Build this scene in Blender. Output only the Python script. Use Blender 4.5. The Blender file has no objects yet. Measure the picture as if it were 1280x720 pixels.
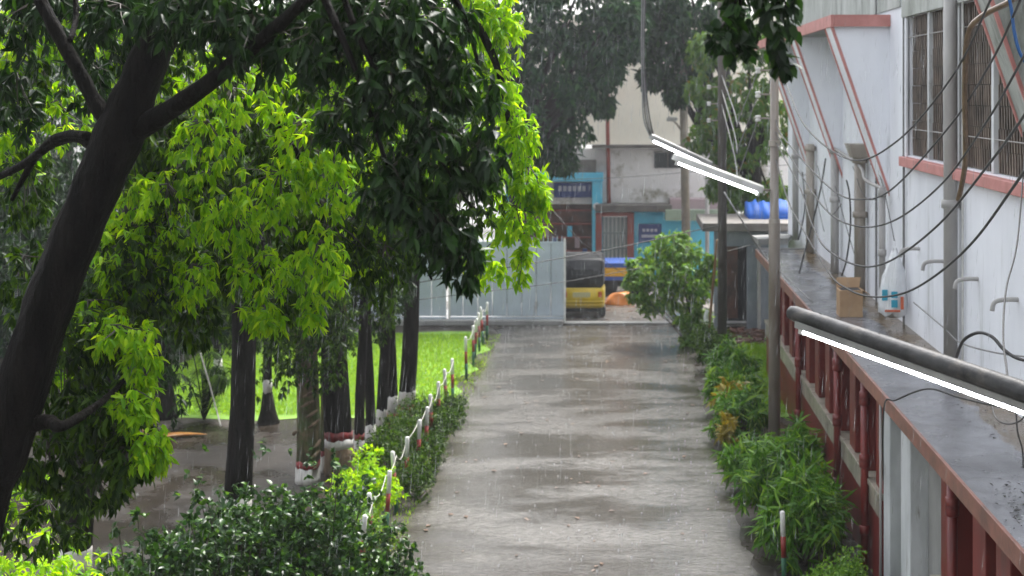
import bpy, math, random
import numpy as np
from mathutils import Vector
random.seed(7); rng = np.random.default_rng(7)
S = bpy.context.scene
COL = S.collection

# ------------------------------------------------------------------ camera, sky, sun, exposure
F, CX, CY, H = 1778.0, 771.0, 115.0, 6.5          # focal length in photo pixels, vanishing point, eye height
cd = bpy.data.cameras.new('camera'); cam = bpy.data.objects.new('camera', cd); COL.objects.link(cam)
cam.location = (0, 0, H); cam.rotation_euler = (math.pi/2, 0, 0)
cd.sensor_width = 36; cd.lens = F/1280*36
cd.shift_x = -(CX-640)/1280; cd.shift_y = -(360-CY)/1280
cd.clip_start = 0.05; cd.clip_end = 2000
cd.dof.use_dof = True; cd.dof.focus_distance = 11.5; cd.dof.aperture_fstop = 2.4
S.camera = cam
SUN_EL, SUN_AZ = math.radians(58), math.radians(28)   # azimuth from +Y towards +X
w = bpy.data.worlds.new('World'); S.world = w; w.use_nodes = True
wn, wl = w.node_tree.nodes, w.node_tree.links
sky = wn.new('ShaderNodeTexSky'); sky.sky_type = 'NISHITA'; sky.sun_disc = False
sky.sun_elevation = SUN_EL; sky.sun_rotation = SUN_AZ
sky.air_density = 1.0; sky.dust_density = 4.0; sky.ozone_density = 1.0
hs = wn.new('ShaderNodeHueSaturation'); hs.inputs['Saturation'].default_value = 0.22
wl.new(sky.outputs[0], hs.inputs['Color']); wl.new(hs.outputs[0], wn['Background'].inputs['Color'])
wn['Background'].inputs['Strength'].default_value = 0.115
sl = bpy.data.lights.new('sun', 'SUN'); sl.energy = 1.5; sl.angle = math.radians(18); sl.color = (1, 0.97, 0.92)
so = bpy.data.objects.new('sun', sl); COL.objects.link(so); so.location = (0, 0, 40)
sd = Vector((math.sin(SUN_AZ)*math.cos(SUN_EL), math.cos(SUN_AZ)*math.cos(SUN_EL), math.sin(SUN_EL)))
so.rotation_euler = sd.to_track_quat('Z', 'Y').to_euler()
S.view_settings.view_transform = 'Standard'; S.view_settings.look = 'None'
S.view_settings.exposure = 2.2; S.view_settings.gamma = 1.0
S.render.engine = 'CYCLES'
S.cycles.use_denoising = True
S.cycles.max_bounces = 6; S.cycles.diffuse_bounces = 3; S.cycles.glossy_bounces = 3
S.cycles.transmission_bounces = 4; S.cycles.transparent_max_bounces = 8; S.cycles.volume_bounces = 0
S.cycles.sample_clamp_indirect = 6.0; S.cycles.volume_step_rate = 1.0

# ------------------------------------------------------------------ helpers
def P(px, py, Y): return ((px-CX)*Y/F, Y, H-(py-CY)*Y/F)      # a point at distance Y
def G(px, py):
    Y = F*H/(py-CY); return ((px-CX)*Y/F, Y, 0.0)              # a point on the ground
def V(*a): return np.array(a, float)

def world_loc(o):
    l = Vector((0, 0, 0))
    while o is not None:
        l = l + o.location; o = o.parent
    return l

class MB:
    def __init__(s): s.v = []; s.f = []
    def add(s, vs, fs):
        n = len(s.v); s.v += [tuple(map(float, p)) for p in vs]; s.f += [tuple(i+n for i in q) for q in fs]; return s
    def box(s, x0, x1, y0, y1, z0, z1):
        return s.add([(x0,y0,z0),(x1,y0,z0),(x1,y1,z0),(x0,y1,z0),(x0,y0,z1),(x1,y0,z1),(x1,y1,z1),(x0,y1,z1)],
                     [(0,3,2,1),(4,5,6,7),(0,1,5,4),(1,2,6,5),(2,3,7,6),(3,0,4,7)])
    def tube(s, pts, rad, n=8, caps=True, rough=0):
        pts = [Vector(p) for p in pts]
        if not hasattr(rad, '__len__'): rad = [rad]*len(pts)
        ref = None; rings = []
        for i, p in enumerate(pts):
            t = (pts[min(i+1, len(pts)-1)]-pts[max(i-1, 0)]).normalized()
            if ref is None: ref = Vector((1,0,0)) if abs(t.x) < 0.8 else Vector((0,1,0))
            a = (ref-t*ref.dot(t)).normalized(); b = t.cross(a); ref = a
            rings.append([p+(a*math.cos(2*math.pi*k/n)+b*math.sin(2*math.pi*k/n))*rad[i]*(1+rough*random.uniform(-1,1)+rough*.8*math.sin(k*2.1+i*.35)) for k in range(n)])
        return s.loft(rings, caps)
    def loft(s, rings, caps=True):
        n = len(rings[0]); vs = [p for r in rings for p in r]; fs = []
        for i in range(len(rings)-1):
            for k in range(n):
                fs.append((i*n+k, i*n+(k+1) % n, (i+1)*n+(k+1) % n, (i+1)*n+k))
        if caps:
            fs.append(tuple(reversed(range(n)))); fs.append(tuple((len(rings)-1)*n+k for k in range(n)))
        return s.add(vs, fs)
    def prism(s, poly, ext):
        e = Vector(ext); a = [Vector(p) for p in poly]
        return s.loft([a, [p+e for p in a]])
    def build(s, name, m, parent=None, smooth=False, bevel=0):
        me = bpy.data.meshes.new(name); off = world_loc(parent) if parent else Vector((0,0,0))
        me.from_pydata([(x-off.x, y-off.y, z-off.z) for x, y, z in s.v], [], s.f); me.validate(); me.update()
        me.materials.append(m)
        if smooth: me.polygons.foreach_set('use_smooth', [True]*len(me.polygons))
        o = bpy.data.objects.new(name, me); COL.objects.link(o); o.parent = parent
        if bevel:
            b = o.modifiers.new('bevel', 'BEVEL'); b.width = bevel; b.segments = 2; b.limit_method = 'ANGLE'
        return o

def tag(o, label=None, cat=None, group=None, kind=None):
    if label: o['label'] = label
    if cat: o['category'] = cat
    if group: o['group'] = group
    if kind: o['kind'] = kind
    return o
def empty(name, loc, label, cat, group=None):
    o = bpy.data.objects.new(name, None); COL.objects.link(o); o.location = loc; o.empty_display_size = 0.2
    return tag(o, label, cat, group)
def copy_tree(o, parent=None):
    c = o.copy(); COL.objects.link(c); c.parent = parent
    for ch in list(o.children): copy_tree(ch, c)
    return c
def smooth_path(pts, k=6):
    pts = [np.array(p, float) for p in pts]; out = []
    for i in range(len(pts)-1):
        p0 = pts[max(i-1, 0)]; p1 = pts[i]; p2 = pts[i+1]; p3 = pts[min(i+2, len(pts)-1)]
        for j in range(k):
            t = j/k
            out.append(0.5*((2*p1)+(p2-p0)*t+(2*p0-5*p1+4*p2-p3)*t*t+(3*p1-p0-3*p2+p3)*t**3))
    out.append(pts[-1]); return out
def rrect(cx, cz, w_, h, r, y, n=4):
    out = []
    for (sx, sz, a0) in ((1,-1,-90),(1,1,0),(-1,1,90),(-1,-1,180)):
        for k in range(n+1):
            a = math.radians(a0+90*k/n)
            out.append((cx+sx*(w_/2-r)+r*math.cos(a), y, cz+sz*(h/2-r)+r*math.sin(a)))
    return out

# ------------------------------------------------------------------ materials
def nt(m):
    m.use_nodes = True; t = m.node_tree; return t, t.nodes, t.links, t.nodes['Principled BSDF']
def rgba(c): return (c[0], c[1], c[2], 1)
def noise(N, L, scale, detail=4, stretch=(1,1,1), rough=0.6, coord='Object', dist=0):
    tc = N.new('ShaderNodeTexCoord'); mp = N.new('ShaderNodeMapping'); mp.inputs['Scale'].default_value = stretch
    n = N.new('ShaderNodeTexNoise'); n.inputs['Scale'].default_value = scale; n.inputs['Detail'].default_value = detail
    n.inputs['Roughness'].default_value = rough; n.inputs['Distortion'].default_value = dist
    L.new(tc.outputs[coord], mp.inputs[0]); L.new(mp.outputs[0], n.inputs['Vector']); return n.outputs[0]
def ramp(N, L, src, stops, mode='LINEAR'):
    r = N.new('ShaderNodeValToRGB'); r.color_ramp.interpolation = mode; e = r.color_ramp.elements
    while len(e) < len(stops): e.new(0.5)
    for q, (p, c) in zip(e, stops):
        q.position = p; q.color = rgba(c) if hasattr(c, '__len__') else (c, c, c, 1)
    L.new(src, r.inputs[0]); return r.outputs[0]
def mixc(N, L, fac, a, b, mode='MIX'):
    m = N.new('ShaderNodeMix'); m.data_type = 'RGBA'; m.blend_type = mode
    for s_, v in ((0, fac), (6, a), (7, b)):
        if isinstance(v, (int, float)): m.inputs[s_].default_value = v
        elif isinstance(v, tuple): m.inputs[s_].default_value = rgba(v)
        else: L.new(v, m.inputs[s_])
    return m.outputs[2]
def bump(N, L, B, h, strength, dist=0.02):
    b = N.new('ShaderNodeBump'); b.inputs['Strength'].default_value = strength; b.inputs['Distance'].default_value = dist
    L.new(h, b.inputs['Height']); L.new(b.outputs[0], B.inputs['Normal'])
def mat(name, c1, c2=None, scale=4, rough=0.6, bmp=0, bscale=40, metal=0, stretch=(1,1,1), spec=0.5, lo=0.35, hi=0.65, bdist=0.01, dirt=None, emit=0):
    m = bpy.data.materials.new(name); t, N, L, B = nt(m)
    c2 = c2 or tuple(x*0.75 for x in c1)
    col = ramp(N, L, noise(N, L, scale, 6, stretch), [(lo, c2), (hi, c1)])
    if dirt:
        dc, ds, dst, dlo, dhi = dirt
        col = mixc(N, L, ramp(N, L, noise(N, L, ds, 8, dst, 0.7), [(dlo, 0.0), (dhi, 1.0)]), col, dc)
    L.new(col, B.inputs['Base Color']); B.inputs['Roughness'].default_value = rough; B.inputs['Metallic'].default_value = metal
    B.inputs['Specular IOR Level'].default_value = spec
    if bmp: bump(N, L, B, noise(N, L, bscale, 5, stretch), bmp, bdist)
    if emit:
        B.inputs['Emission Color'].default_value = (0.93, 0.96, 1, 1); B.inputs['Emission Strength'].default_value = emit
    return m
def leafmat(name, stops, trans=0.45, rough=0.35, spec=0.5):
    m = bpy.data.materials.new(name); t, N, L, B = nt(m)
    a = N.new('ShaderNodeAttribute'); a.attribute_name = 'rnd'
    col = ramp(N, L, a.outputs['Fac'], stops)
    L.new(col, B.inputs['Base Color']); B.inputs['Roughness'].default_value = rough; B.inputs['Specular IOR Level'].default_value = spec
    tr = N.new('ShaderNodeBsdfTranslucent')
    bright = mixc(N, L, 1.0, col, (1.45, 1.25, 0.55), 'MULTIPLY')
    L.new(bright, tr.inputs['Color'])
    mx = N.new('ShaderNodeMixShader'); mx.inputs[0].default_value = trans
    L.new(B.outputs[0], mx.inputs[1]); L.new(tr.outputs[0], mx.inputs[2]); L.new(mx.outputs[0], N['Material Output'].inputs[0])
    return m

M = {}
M['wall'] = mat('white limewash', (0.82,0.84,0.89), (0.68,0.70,0.75), 0.8, 0.7, 0.15, 30, stretch=(1,1,0.35), dirt=((0.22,0.23,0.2), 1.6, (1,1,0.13), 0.58, 0.82))
M['wall_dirty'] = mat('mouldy limewash', (0.50,0.52,0.50), (0.30,0.32,0.29), 1.2, 0.8, 0.2, 30, stretch=(1,1,0.4), dirt=((0.12,0.13,0.11), 2.2, (1,1,0.3), 0.5, 0.72))
M['pink'] = mat('pink trim paint', (0.55,0.24,0.22), (0.42,0.17,0.15), 3, 0.6, 0.1)
M['red'] = mat('dark red paint', (0.19,0.024,0.02), (0.11,0.017,0.016), 2.5, 0.42, 0.15, 25, stretch=(1,1,0.3), dirt=((0.07,0.04,0.04), 3, (1,1,0.12), 0.55, 0.75))
M['redpipe'] = mat('red pipe paint', (0.22,0.032,0.028), (0.12,0.02,0.02), 4, 0.35, 0.1, 30, stretch=(1,1,0.3))
M['fascia'] = mat('red brown fascia', (0.28,0.12,0.09), (0.14,0.07,0.055), 4, 0.5, 0.3, 30)
M['greyconc'] = mat('grey concrete', (0.30,0.30,0.29), (0.18,0.18,0.175), 1.5, 0.75, 0.25, 25, stretch=(1,1,0.5))
M['whitecol'] = mat('peeling white paint', (0.62,0.64,0.66), (0.42,0.44,0.45), 2.5, 0.6, 0.2, 20, stretch=(1,1,0.3), dirt=((0.25,0.24,0.22), 5, (1,1,0.2), 0.58, 0.66))
M['tile'] = mat('cream glazed tile', (0.42,0.39,0.32), (0.24,0.22,0.18), 3, 0.3, 0.05)
M['pipe'] = mat('grey pvc pipe', (0.42,0.41,0.40), (0.29,0.28,0.27), 3, 0.45, 0.05, stretch=(1,1,0.3))
M['pipebrown'] = mat('stained pipe', (0.40,0.36,0.31), (0.22,0.19,0.16), 2.5, 0.5, 0.1, stretch=(1,1,0.25))
M['steel'] = mat('galvanised pole', (0.30,0.27,0.24), (0.17,0.14,0.115), 2.0, 0.42, 0.08, 40, metal=0.25, stretch=(1,1,0.25), dirt=((0.16,0.09,0.05), 2.0, (1,1,0.3), 0.58, 0.75))
M['wood'] = mat('weathered pole wood', (0.07,0.06,0.05), (0.03,0.027,0.024), 6, 0.75, 0.6, 30, stretch=(1,1,0.12))
M['bamboo'] = mat('bamboo', (0.28,0.16,0.07), (0.14,0.075,0.035), 5, 0.5, 0.2, stretch=(1,1,0.2))
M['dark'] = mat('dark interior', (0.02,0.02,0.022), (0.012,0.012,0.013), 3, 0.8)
M['louvre'] = mat('weathered louvre', (0.24,0.19,0.155), (0.09,0.075,0.065), 5, 0.5, 0.1, stretch=(1,1,0.4))
M['cable'] = mat('black cable', (0.02,0.02,0.022), (0.012,0.012,0.012), 8, 0.5)
M['cablegrey'] = mat('grey cable', (0.20,0.20,0.20), (0.12,0.12,0.12), 8, 0.4)
M['cablebrown'] = mat('brown hose', (0.22,0.15,0.09), (0.12,0.08,0.05), 8, 0.4)
M['cableblue'] = mat('blue cable', (0.02,0.11,0.33), None, 8, 0.35)
M['porcelain'] = mat('white porcelain', (0.75,0.74,0.70), None, 8, 0.15)
M['tube'] = mat('lit fluorescent tube', (0.9,0.9,0.9), (0.88,0.88,0.9), 2, 0.3, emit=6.5)
M['fixture'] = mat('grey lamp housing', (0.34,0.34,0.33), (0.22,0.22,0.215), 5, 0.35, 0.05)
M['fixture_white'] = mat('white lamp housing', (0.62,0.62,0.60), (0.45,0.45,0.43), 5, 0.4, 0.05)
M['card'] = mat('cardboard', (0.43,0.29,0.17), (0.33,0.21,0.12), 3, 0.8, 0.1)
M['bag'] = mat('white plastic bag', (0.78,0.80,0.82), (0.66,0.68,0.70), 6, 0.25, 0.1)
M['bagblue'] = mat('turquoise print', (0.03,0.35,0.5), None, 6, 0.3)
M['bagred'] = mat('orange print', (0.6,0.13,0.05), None, 6, 0.3)
M['gate'] = mat('grey painted sheet', (0.46,0.53,0.59), (0.37,0.43,0.48), 1.2, 0.4, 0.1, 15, dirt=((0.16,0.13,0.1), 2, (1,1,0.3), 0.62, 0.8))
M['white'] = mat('white paint', (0.74,0.74,0.72), (0.55,0.55,0.52), 6, 0.5, 0.1, dirt=((0.3,0.28,0.24), 9, (1,1,0.6), 0.6, 0.75))
M['postred'] = mat('red paint', (0.28,0.035,0.03), (0.17,0.025,0.02), 6, 0.45, 0.1)
M['postgreen'] = mat('green paint', (0.02,0.13,0.06), (0.012,0.07,0.035), 6, 0.45, 0.1)
M['rope'] = mat('rope', (0.50,0.49,0.45), (0.3,0.29,0.26), 20, 0.8)
def bark(name, c1, c2, moss=None):
    m = mat(name, c1, c2, 9, 0.6, 1.0, 26, stretch=(1,1,0.25), bdist=0.05, dirt=moss, spec=0.06); return m
M['bark'] = bark('wet dark bark', (0.010,0.0085,0.0075), (0.003,0.0027,0.0024))
M['bark_row'] = bark('wet grey bark', (0.018,0.016,0.014), (0.006,0.005,0.0045))
M['bark_scar'] = bark('mottled mossy bark', (0.15,0.12,0.07), (0.045,0.04,0.025), moss=((0.06,0.085,0.03), 5, (1,1,1), 0.45, 0.6))
M['barkbare'] = bark('bare brown stump bark', (0.20,0.15,0.10), (0.10,0.07,0.05))
M['twig'] = mat('twig', (0.05,0.04,0.03), None, 8, 0.6)
M['whitewash'] = mat('whitewash on bark', (0.60,0.58,0.55), (0.32,0.29,0.27), 12, 0.7, 0.7, 22, stretch=(1,1,0.28), bdist=0.02, lo=0.3, hi=0.5)
M['redwash'] = mat('red oxide on bark', (0.27,0.03,0.03), (0.12,0.02,0.02), 12, 0.6, 0.7, 22, stretch=(1,1,0.28), bdist=0.02)
M['leaf_dark'] = leafmat('shaded dark leaf', [(0, (0.003,0.014,0.003)), (0.6, (0.008,0.030,0.005)), (1, (0.022,0.065,0.008))], 0.35, 0.35, 0.2)  # near tree: shade inside the crown is put into this dark colour
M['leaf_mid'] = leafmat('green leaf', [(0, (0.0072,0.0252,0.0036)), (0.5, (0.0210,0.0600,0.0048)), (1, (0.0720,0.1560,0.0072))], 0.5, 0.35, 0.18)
M['leaf_lime'] = leafmat('skylit lime leaf', [(0, (0.1037,0.2800,0.0062)), (0.6, (0.2489,0.4874,0.0062)), (1, (0.4148,0.6222,0.0207))], 0.58, 0.4, 0.2)  # near tree: light on the outer leaves is put into this colour
M['leaf_far'] = leafmat('far tree leaf', [(0, (0.007,0.028,0.014)), (0.7, (0.016,0.055,0.024)), (1, (0.04,0.10,0.035))], 0.35, 0.5, 0.1)
M['leaf_farlight'] = leafmat('far light leaf', [(0, (0.0360,0.0900,0.0180)), (0.75, (0.0720,0.1560,0.0240)), (0.95, (0.1020,0.1680,0.0300)), (1, (0.1800,0.1020,0.0300))], 0.45, 0.45, 0.2)
M['leaf_bush'] = leafmat('glossy bush leaf', [(0, (0.0083,0.0310,0.0069)), (0.65, (0.0206,0.0654,0.0104)), (1, (0.0688,0.1650,0.0137))], 0.4, 0.28, 0.3)
M['leaf_shrub'] = leafmat('shrub leaf', [(0, (0.0614,0.1580,0.0220)), (0.7, (0.1316,0.2808,0.0351)), (1, (0.2457,0.3949,0.0614))], 0.45, 0.45, 0.25)
M['leaf_lance'] = leafmat('long narrow leaf', [(0, (0.0329,0.1035,0.0150)), (0.7, (0.0847,0.2258,0.0207)), (1, (0.2258,0.3951,0.0470))], 0.45, 0.4, 0.2)
M['leaf_yellow'] = leafmat('yellow croton leaf', [(0, (0.1800,0.1680,0.0120)), (0.6, (0.3000,0.2400,0.0120)), (1, (0.3300,0.2880,0.0300))], 0.4, 0.3)
M['grass'] = leafmat('grass', [(0, (0.14,0.30,0.02)), (0.6, (0.24,0.44,0.03)), (1, (0.34,0.52,0.05))], 0.5, 0.5)
M['dead'] = mat('dead leaf', (0.16,0.08,0.03), (0.05,0.03,0.02), 9, 0.4)
M['litter'] = mat('wet black litter', (0.03,0.028,0.025), (0.015,0.014,0.013), 12, 0.2)

def road_material():
    m = bpy.data.materials.new('wet concrete road'); t, N, L, B = nt(m)
    big = noise(N, L, 0.30, 3); med = noise(N, L, 1.3, 8, (0.35,1,1), 0.75); fine = noise(N, L, 16, 6, (0.5,1,1), 0.75)
    c = ramp(N, L, big, [(0.3, (0.088,0.081,0.072)), (0.7, (0.135,0.127,0.115))])
    c = mixc(N, L, ramp(N, L, med, [(0.42, 0.0), (0.68, 0.8)]), c, (0.045,0.039,0.032))
    c = mixc(N, L, ramp(N, L, fine, [(0.38, 0.75), (0.55, 0.0)]), c, (0.04,0.036,0.03))
    c = mixc(N, L, ramp(N, L, fine, [(0.56, 0.0), (0.70, 0.6)]), c, (0.22,0.21,0.195))
    L.new(c, B.inputs['Base Color'])
    pud = noise(N, L, 0.75, 5, (0.45,1,1), 0.62)
    L.new(ramp(N, L, pud, [(0.44, 0.03), (0.56, 0.26)]), B.inputs['Roughness'])
    c = mixc(N, L, ramp(N, L, pud, [(0.44, 0.55), (0.54, 0.0)]), c, (0.05,0.044,0.037)); L.new(c, B.inputs['Base Color'])
    h = mixc(N, L, 0.5, noise(N, L, 5, 6, (0.4,1,1), 0.7), noise(N, L, 24, 4, (0.5,1,1), 0.7))
    bump(N, L, B, h, 0.7, 0.04); B.inputs['Specular IOR Level'].default_value = 0.5
    bn = [q for q in N if q.type == 'BUMP'][0]; L.new(ramp(N, L, pud, [(0.42, 0.22), (0.56, 0.75)]), bn.inputs['Strength'])
    return m
def soil_material(name, a, b, lo=0.42, hi=0.55):
    m = bpy.data.materials.new(name); t, N, L, B = nt(m)
    c = ramp(N, L, noise(N, L, 1.6, 8, (1,1,1), 0.7), [(0.35, a), (0.65, b)]); L.new(c, B.inputs['Base Color'])
    L.new(ramp(N, L, noise(N, L, 0.45, 5), [(lo, 0.05), (hi, 0.6)]), B.inputs['Roughness'])
    bump(N, L, B, noise(N, L, 9, 7, (0.7,1,1), 0.7), 0.45, 0.02); B.inputs['Specular IOR Level'].default_value = 0.35; return m
M['road'] = road_material()
M['soil'] = soil_material('wet mud', (0.018,0.0145,0.011), (0.042,0.034,0.027))
M['street'] = soil_material('wet street', (0.13,0.115,0.10), (0.20,0.18,0.16))
M['lawnbase'] = soil_material('lawn soil', (0.10,0.22,0.02), (0.16,0.30,0.03), 0.1, 0.2)
def canopy_material():
    m = bpy.data.materials.new('wet canopy concrete'); t, N, L, B = nt(m)
    c = ramp(N, L, noise(N, L, 1.3, 7, (1,1,1), 0.7), [(0.35, (0.095,0.097,0.106)), (0.65, (0.22,0.225,0.245))])
    tc = N.new('ShaderNodeTexCoord'); sp = N.new('ShaderNodeSeparateXYZ'); L.new(tc.outputs['Object'], sp.inputs[0])
    edge = N.new('ShaderNodeMapRange'); edge.inputs[1].default_value = -0.75; edge.inputs[2].default_value = -0.1; L.new(sp.outputs[0], edge.inputs[0])
    mul = N.new('ShaderNodeMath'); mul.operation = 'MULTIPLY'
    L.new(edge.outputs[0], mul.inputs[0]); L.new(noise(N, L, 2.2, 6, (2.2,0.6,1), 0.7), mul.inputs[1])
    c = mixc(N, L, ramp(N, L, mul.outputs[0], [(0.20, 0.0), (0.27, 1.0)]), c, (0.12,0.085,0.045))
    L.new(c, B.inputs['Base Color'])
    L.new(ramp(N, L, noise(N, L, 1.1, 5), [(0.4, 0.05), (0.6, 0.32)]), B.inputs['Roughness'])
    bump(N, L, B, noise(N, L, 40, 5, (1,1,1), 0.6), 0.35, 0.012); return m
M['canopy'] = canopy_material()

# ------------------------------------------------------------------ leaves (numpy)
LT_FULL = (np.array([(0,0,0),(.26,-.44,.07),(.26,0,0),(.26,.44,.07),(.62,-.40,.05),(.62,0,-.01),(.62,.40,.05),(1,0,0)]),
           [(0,2,1),(0,3,2),(1,2,5,4),(2,3,6,5),(4,5,7),(5,6,7)])
LT_SIMPLE = (np.array([(0,0,0),(.42,-.5,.06),(1,0,0),(.42,.5,.06)]), [(0,2,1),(0,3,2)])
LT_LONG = (np.array([(0,-.2,0),(0,.2,0),(.35,-.5,.03),(.35,.5,.03),(.7,-.4,.0),(.7,.4,.0),(1,0,0)]), [(0,1,3,2),(2,3,5,4),(4,5,6)])
def nrm(a): return a/np.maximum(np.linalg.norm(a, axis=-1, keepdims=True), 1e-9)
def leaf_frame(d, up):
    d = nrm(d); s = nrm(np.cross(d, up)); return d, s, np.cross(s, d)
def leaf_mesh(name, pos, d, up, size, m, tpl=LT_FULL, wid=0.34, droop=0.25, parent=None, rnd=None):
    N = len(pos); T, faces = tpl; d, s, n = leaf_frame(d, up)
    size = np.broadcast_to(np.asarray(size, float), (N,)); wv = wid*rng.uniform(0.85, 1.15, N)
    u = T[:,0]; w_ = T[:,2][None,:]*1.0-droop*rng.uniform(0.4, 1.5, N)[:,None]*(u**2)[None,:]
    vts = pos[:,None,:]+size[:,None,None]*(d[:,None,:]*u[None,:,None]+s[:,None,:]*(T[:,1][None,:]*wv[:,None])[:,:,None]+n[:,None,:]*w_[:,:,None])
    if parent: vts = vts-np.array(world_loc(parent))
    nv = len(T); me = bpy.data.meshes.new(name); me.vertices.add(N*nv); me.vertices.foreach_set('co', vts.reshape(-1).astype(np.float32))
    tot = np.array([len(f) for f in faces]); flat = np.concatenate([np.array(f) for f in faces])
    loops = (flat[None,:]+np.arange(N)[:,None]*nv).reshape(-1)
    lt = np.tile(tot, N); ls = np.concatenate([[0], np.cumsum(lt)[:-1]])
    me.loops.add(len(loops)); me.loops.foreach_set('vertex_index', loops.astype(np.int32))
    me.polygons.add(len(lt)); me.polygons.foreach_set('loop_start', ls.astype(np.int32))
    try: me.polygons.foreach_set('loop_total', lt.astype(np.int32))
    except Exception: pass
    me.polygons.foreach_set('use_smooth', np.ones(len(lt), bool))
    r = rng.random(N) if rnd is None else rnd
    a = me.attributes.new('rnd', 'FLOAT', 'POINT'); a.data.foreach_set('value', np.repeat(r, nv).astype(np.float32))
    me.materials.append(m); me.update(); me.validate()
    o = bpy.data.objects.new(name, me); COL.objects.link(o); o.parent = parent; return o
def ball(n, shell=0.5):
    p = nrm(rng.normal(size=(n,3))); return p*(rng.uniform(shell, 1, n)**0.6)[:,None]
def whorls(cen, rad, n, k=7, L=0.13, down=0.9, shell=0.45):
    """twig tips inside an ellipsoid; k drooping leaves round each tip -> pos, dir, up, size, tips"""
    b = ball(n, shell); tips = np.array(cen)+b*np.array(rad)
    ax = nrm(b+rng.normal(0, 0.5, (n,3))+np.array([0,0,-0.2]))
    tips_r = np.repeat(tips, k, 0); axr = np.repeat(ax, k, 0); N = n*k
    rad_d = nrm(rng.normal(size=(N,3))); rad_d = nrm(rad_d-axr*np.sum(rad_d*axr, 1, keepdims=True))
    d = nrm(axr*rng.uniform(0.1, 1.0, N)[:,None]+rad_d*rng.uniform(0.6, 1.0, N)[:,None]+np.array([0,0,-1.0])*rng.uniform(0.4, 1.5, N)[:,None]*down)
    up = nrm(np.array([0,0,1.0])+0.5*axr+rng.normal(0, 0.45, (N,3)))
    pos = tips_r-axr*rng.uniform(0, 0.7, N)[:,None]*L*0.8
    return pos, d, up, L*rng.uniform(0.6, 1.2, N), tips
def cat(ls): return [np.concatenate(q) for q in zip(*ls)]
def twig_part(name, starts, ends, r, parent, m):
    mb = MB()
    for a, b in zip(starts, ends):
        mid = (np.array(a)+np.array(b))/2+rng.normal(0, 0.05, 3)*np.linalg.norm(np.array(b)-np.array(a))
        mb.tube([a, mid, b], [r, r*0.7, r*0.35], 4, False)
    return tag(mb.build(name, m, parent, True), kind='stuff')

# ------------------------------------------------------------------ the setting
def sheet(name, x0, x1, y0, y1, z, m, nx=1, ny=1, wob=0):
    mb = MB(); xs = np.linspace(x0, x1, nx+1); ys = np.linspace(y0, y1, ny+1)
    vs = []
    for j, y in enumerate(ys):
        for i, x in enumerate(xs):
            dx = random.uniform(-wob, wob) if i in (0, nx) else 0
            dy = random.uniform(-wob, wob) if j in (0, ny) else 0
            vs.append((x+dx, y+dy, z))
    fs = [(j*(nx+1)+i, j*(nx+1)+i+1, (j+1)*(nx+1)+i+1, (j+1)*(nx+1)+i) for j in range(ny) for i in range(nx)]
    return tag(mb.add(vs, fs).build(name, m), kind='structure')
sheet('ground', -400, 400, -60, 700, 0, M['soil'])
sheet('road', -3.15, 1.85, 2, 39.6, 0.006, M['road'], 1, 90, 0.10)
sheet('street', -60, 60, 40.3, 49.0, 0.005, M['street'])
lawn = sheet('lawn', -10.5, -3.5, 28.3, 38.3, 0.008, M['lawnbase'], 6, 8, 0.35)
sheet('lawn_patch', 2.4, 4.5, 28.5, 38.0, 0.010, M['lawnbase'], 3, 8, 0.2)
tag(MB().box(-3.2, 6.0, 39.75, 40.1, 0, 0.05).build('threshold_kerb', M['greyconc'], bevel=0.015), kind='structure')

def grass(name, label, regions, dens, L):
    pos = []
    for x0, x1, y0, y1 in regions:
        n = int((x1-x0)*(y1-y0)*dens); pos.append(np.stack([rng.uniform(x0, x1, n), rng.uniform(y0, y1, n), np.full(n, 0.005)], 1))
    pos = np.concatenate(pos); N = len(pos)
    d = np.stack([rng.normal(0, 0.45, N), rng.normal(0, 0.45, N), np.ones(N)], 1)
    o = leaf_mesh(name, pos, d, rng.normal(size=(N,3)), L*rng.uniform(0.5, 1.2, N), M['grass'], LT_SIMPLE, 0.14, 0.3)
    return tag(o, label, 'grass', kind='stuff')
grass('lawn_grass', 'bright green lawn grass between the tree row and the gate', [(-10.3,-3.55,28.5,38.0)], 620, 0.10)
grass('verge_grass', 'rough green grass beside the wooden pole in front of the shed', [(2.5,4.4,28.6,36.5)], 420, 0.13)
grass('edge_grass', 'thin grass along the left road edge under the fence posts', [(-3.75,-3.12,17,29),(-3.6,-3.1,29,38)], 160, 0.09)

# fallen leaves and twigs on the road
n = 120; pos = np.stack([rng.uniform(-3.0, 1.7, n), rng.uniform(17, 37, n), np.full(n, 0.016)], 1)
a = rng.uniform(0, 6.28, n); o = leaf_mesh('fallen_leaves', pos, np.stack([np.cos(a), np.sin(a), rng.uniform(0, 0.12, n)], 1), np.tile([0,0,1.0], (n,1)), rng.uniform(0.05, 0.13, n), M['dead'], LT_SIMPLE, 0.6, 0.1)
tag(o, 'scattered dead leaves lying on the wet road', 'leaves', kind='stuff')

# ------------------------------------------------------------------ white building on the right
WX = 4.6
bld = empty('white_building', (WX, 20, 0), 'long white building with pink trim and red piers beside the road', 'building')
WY0, WY1 = 12.2, 22.45; WZ0, WZ1 = 5.5, 7.68
def bx(name, m, a, parent=bld, bevel=0): return MB().box(*a).build(name, m, parent, bevel=bevel)
wall = MB()
wall.box(WX, WX+.3, 2, 38.2, 0, WZ0).box(WX, WX+.3, 2, WY0, WZ0, WZ1).box(WX, WX+.3, WY1, 38.2, WZ0, WZ1).box(WX, WX+.3, 2, 38.2, WZ1, 10.5)
wall.box(WX+.3, 12, 37.9, 38.2, 0, 10.5).box(WX+.3, 12, 2, 2.3, 0, 10.5).box(11.7, 12, 2.3, 37.9, 0, 10.5)
wall.build('wall', M['wall'], bld)
bx('roof_slab', M['greyconc'], (WX-.5, 12.4, 1.6, 38.6, 10.5, 10.75), bevel=0.02)
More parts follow.
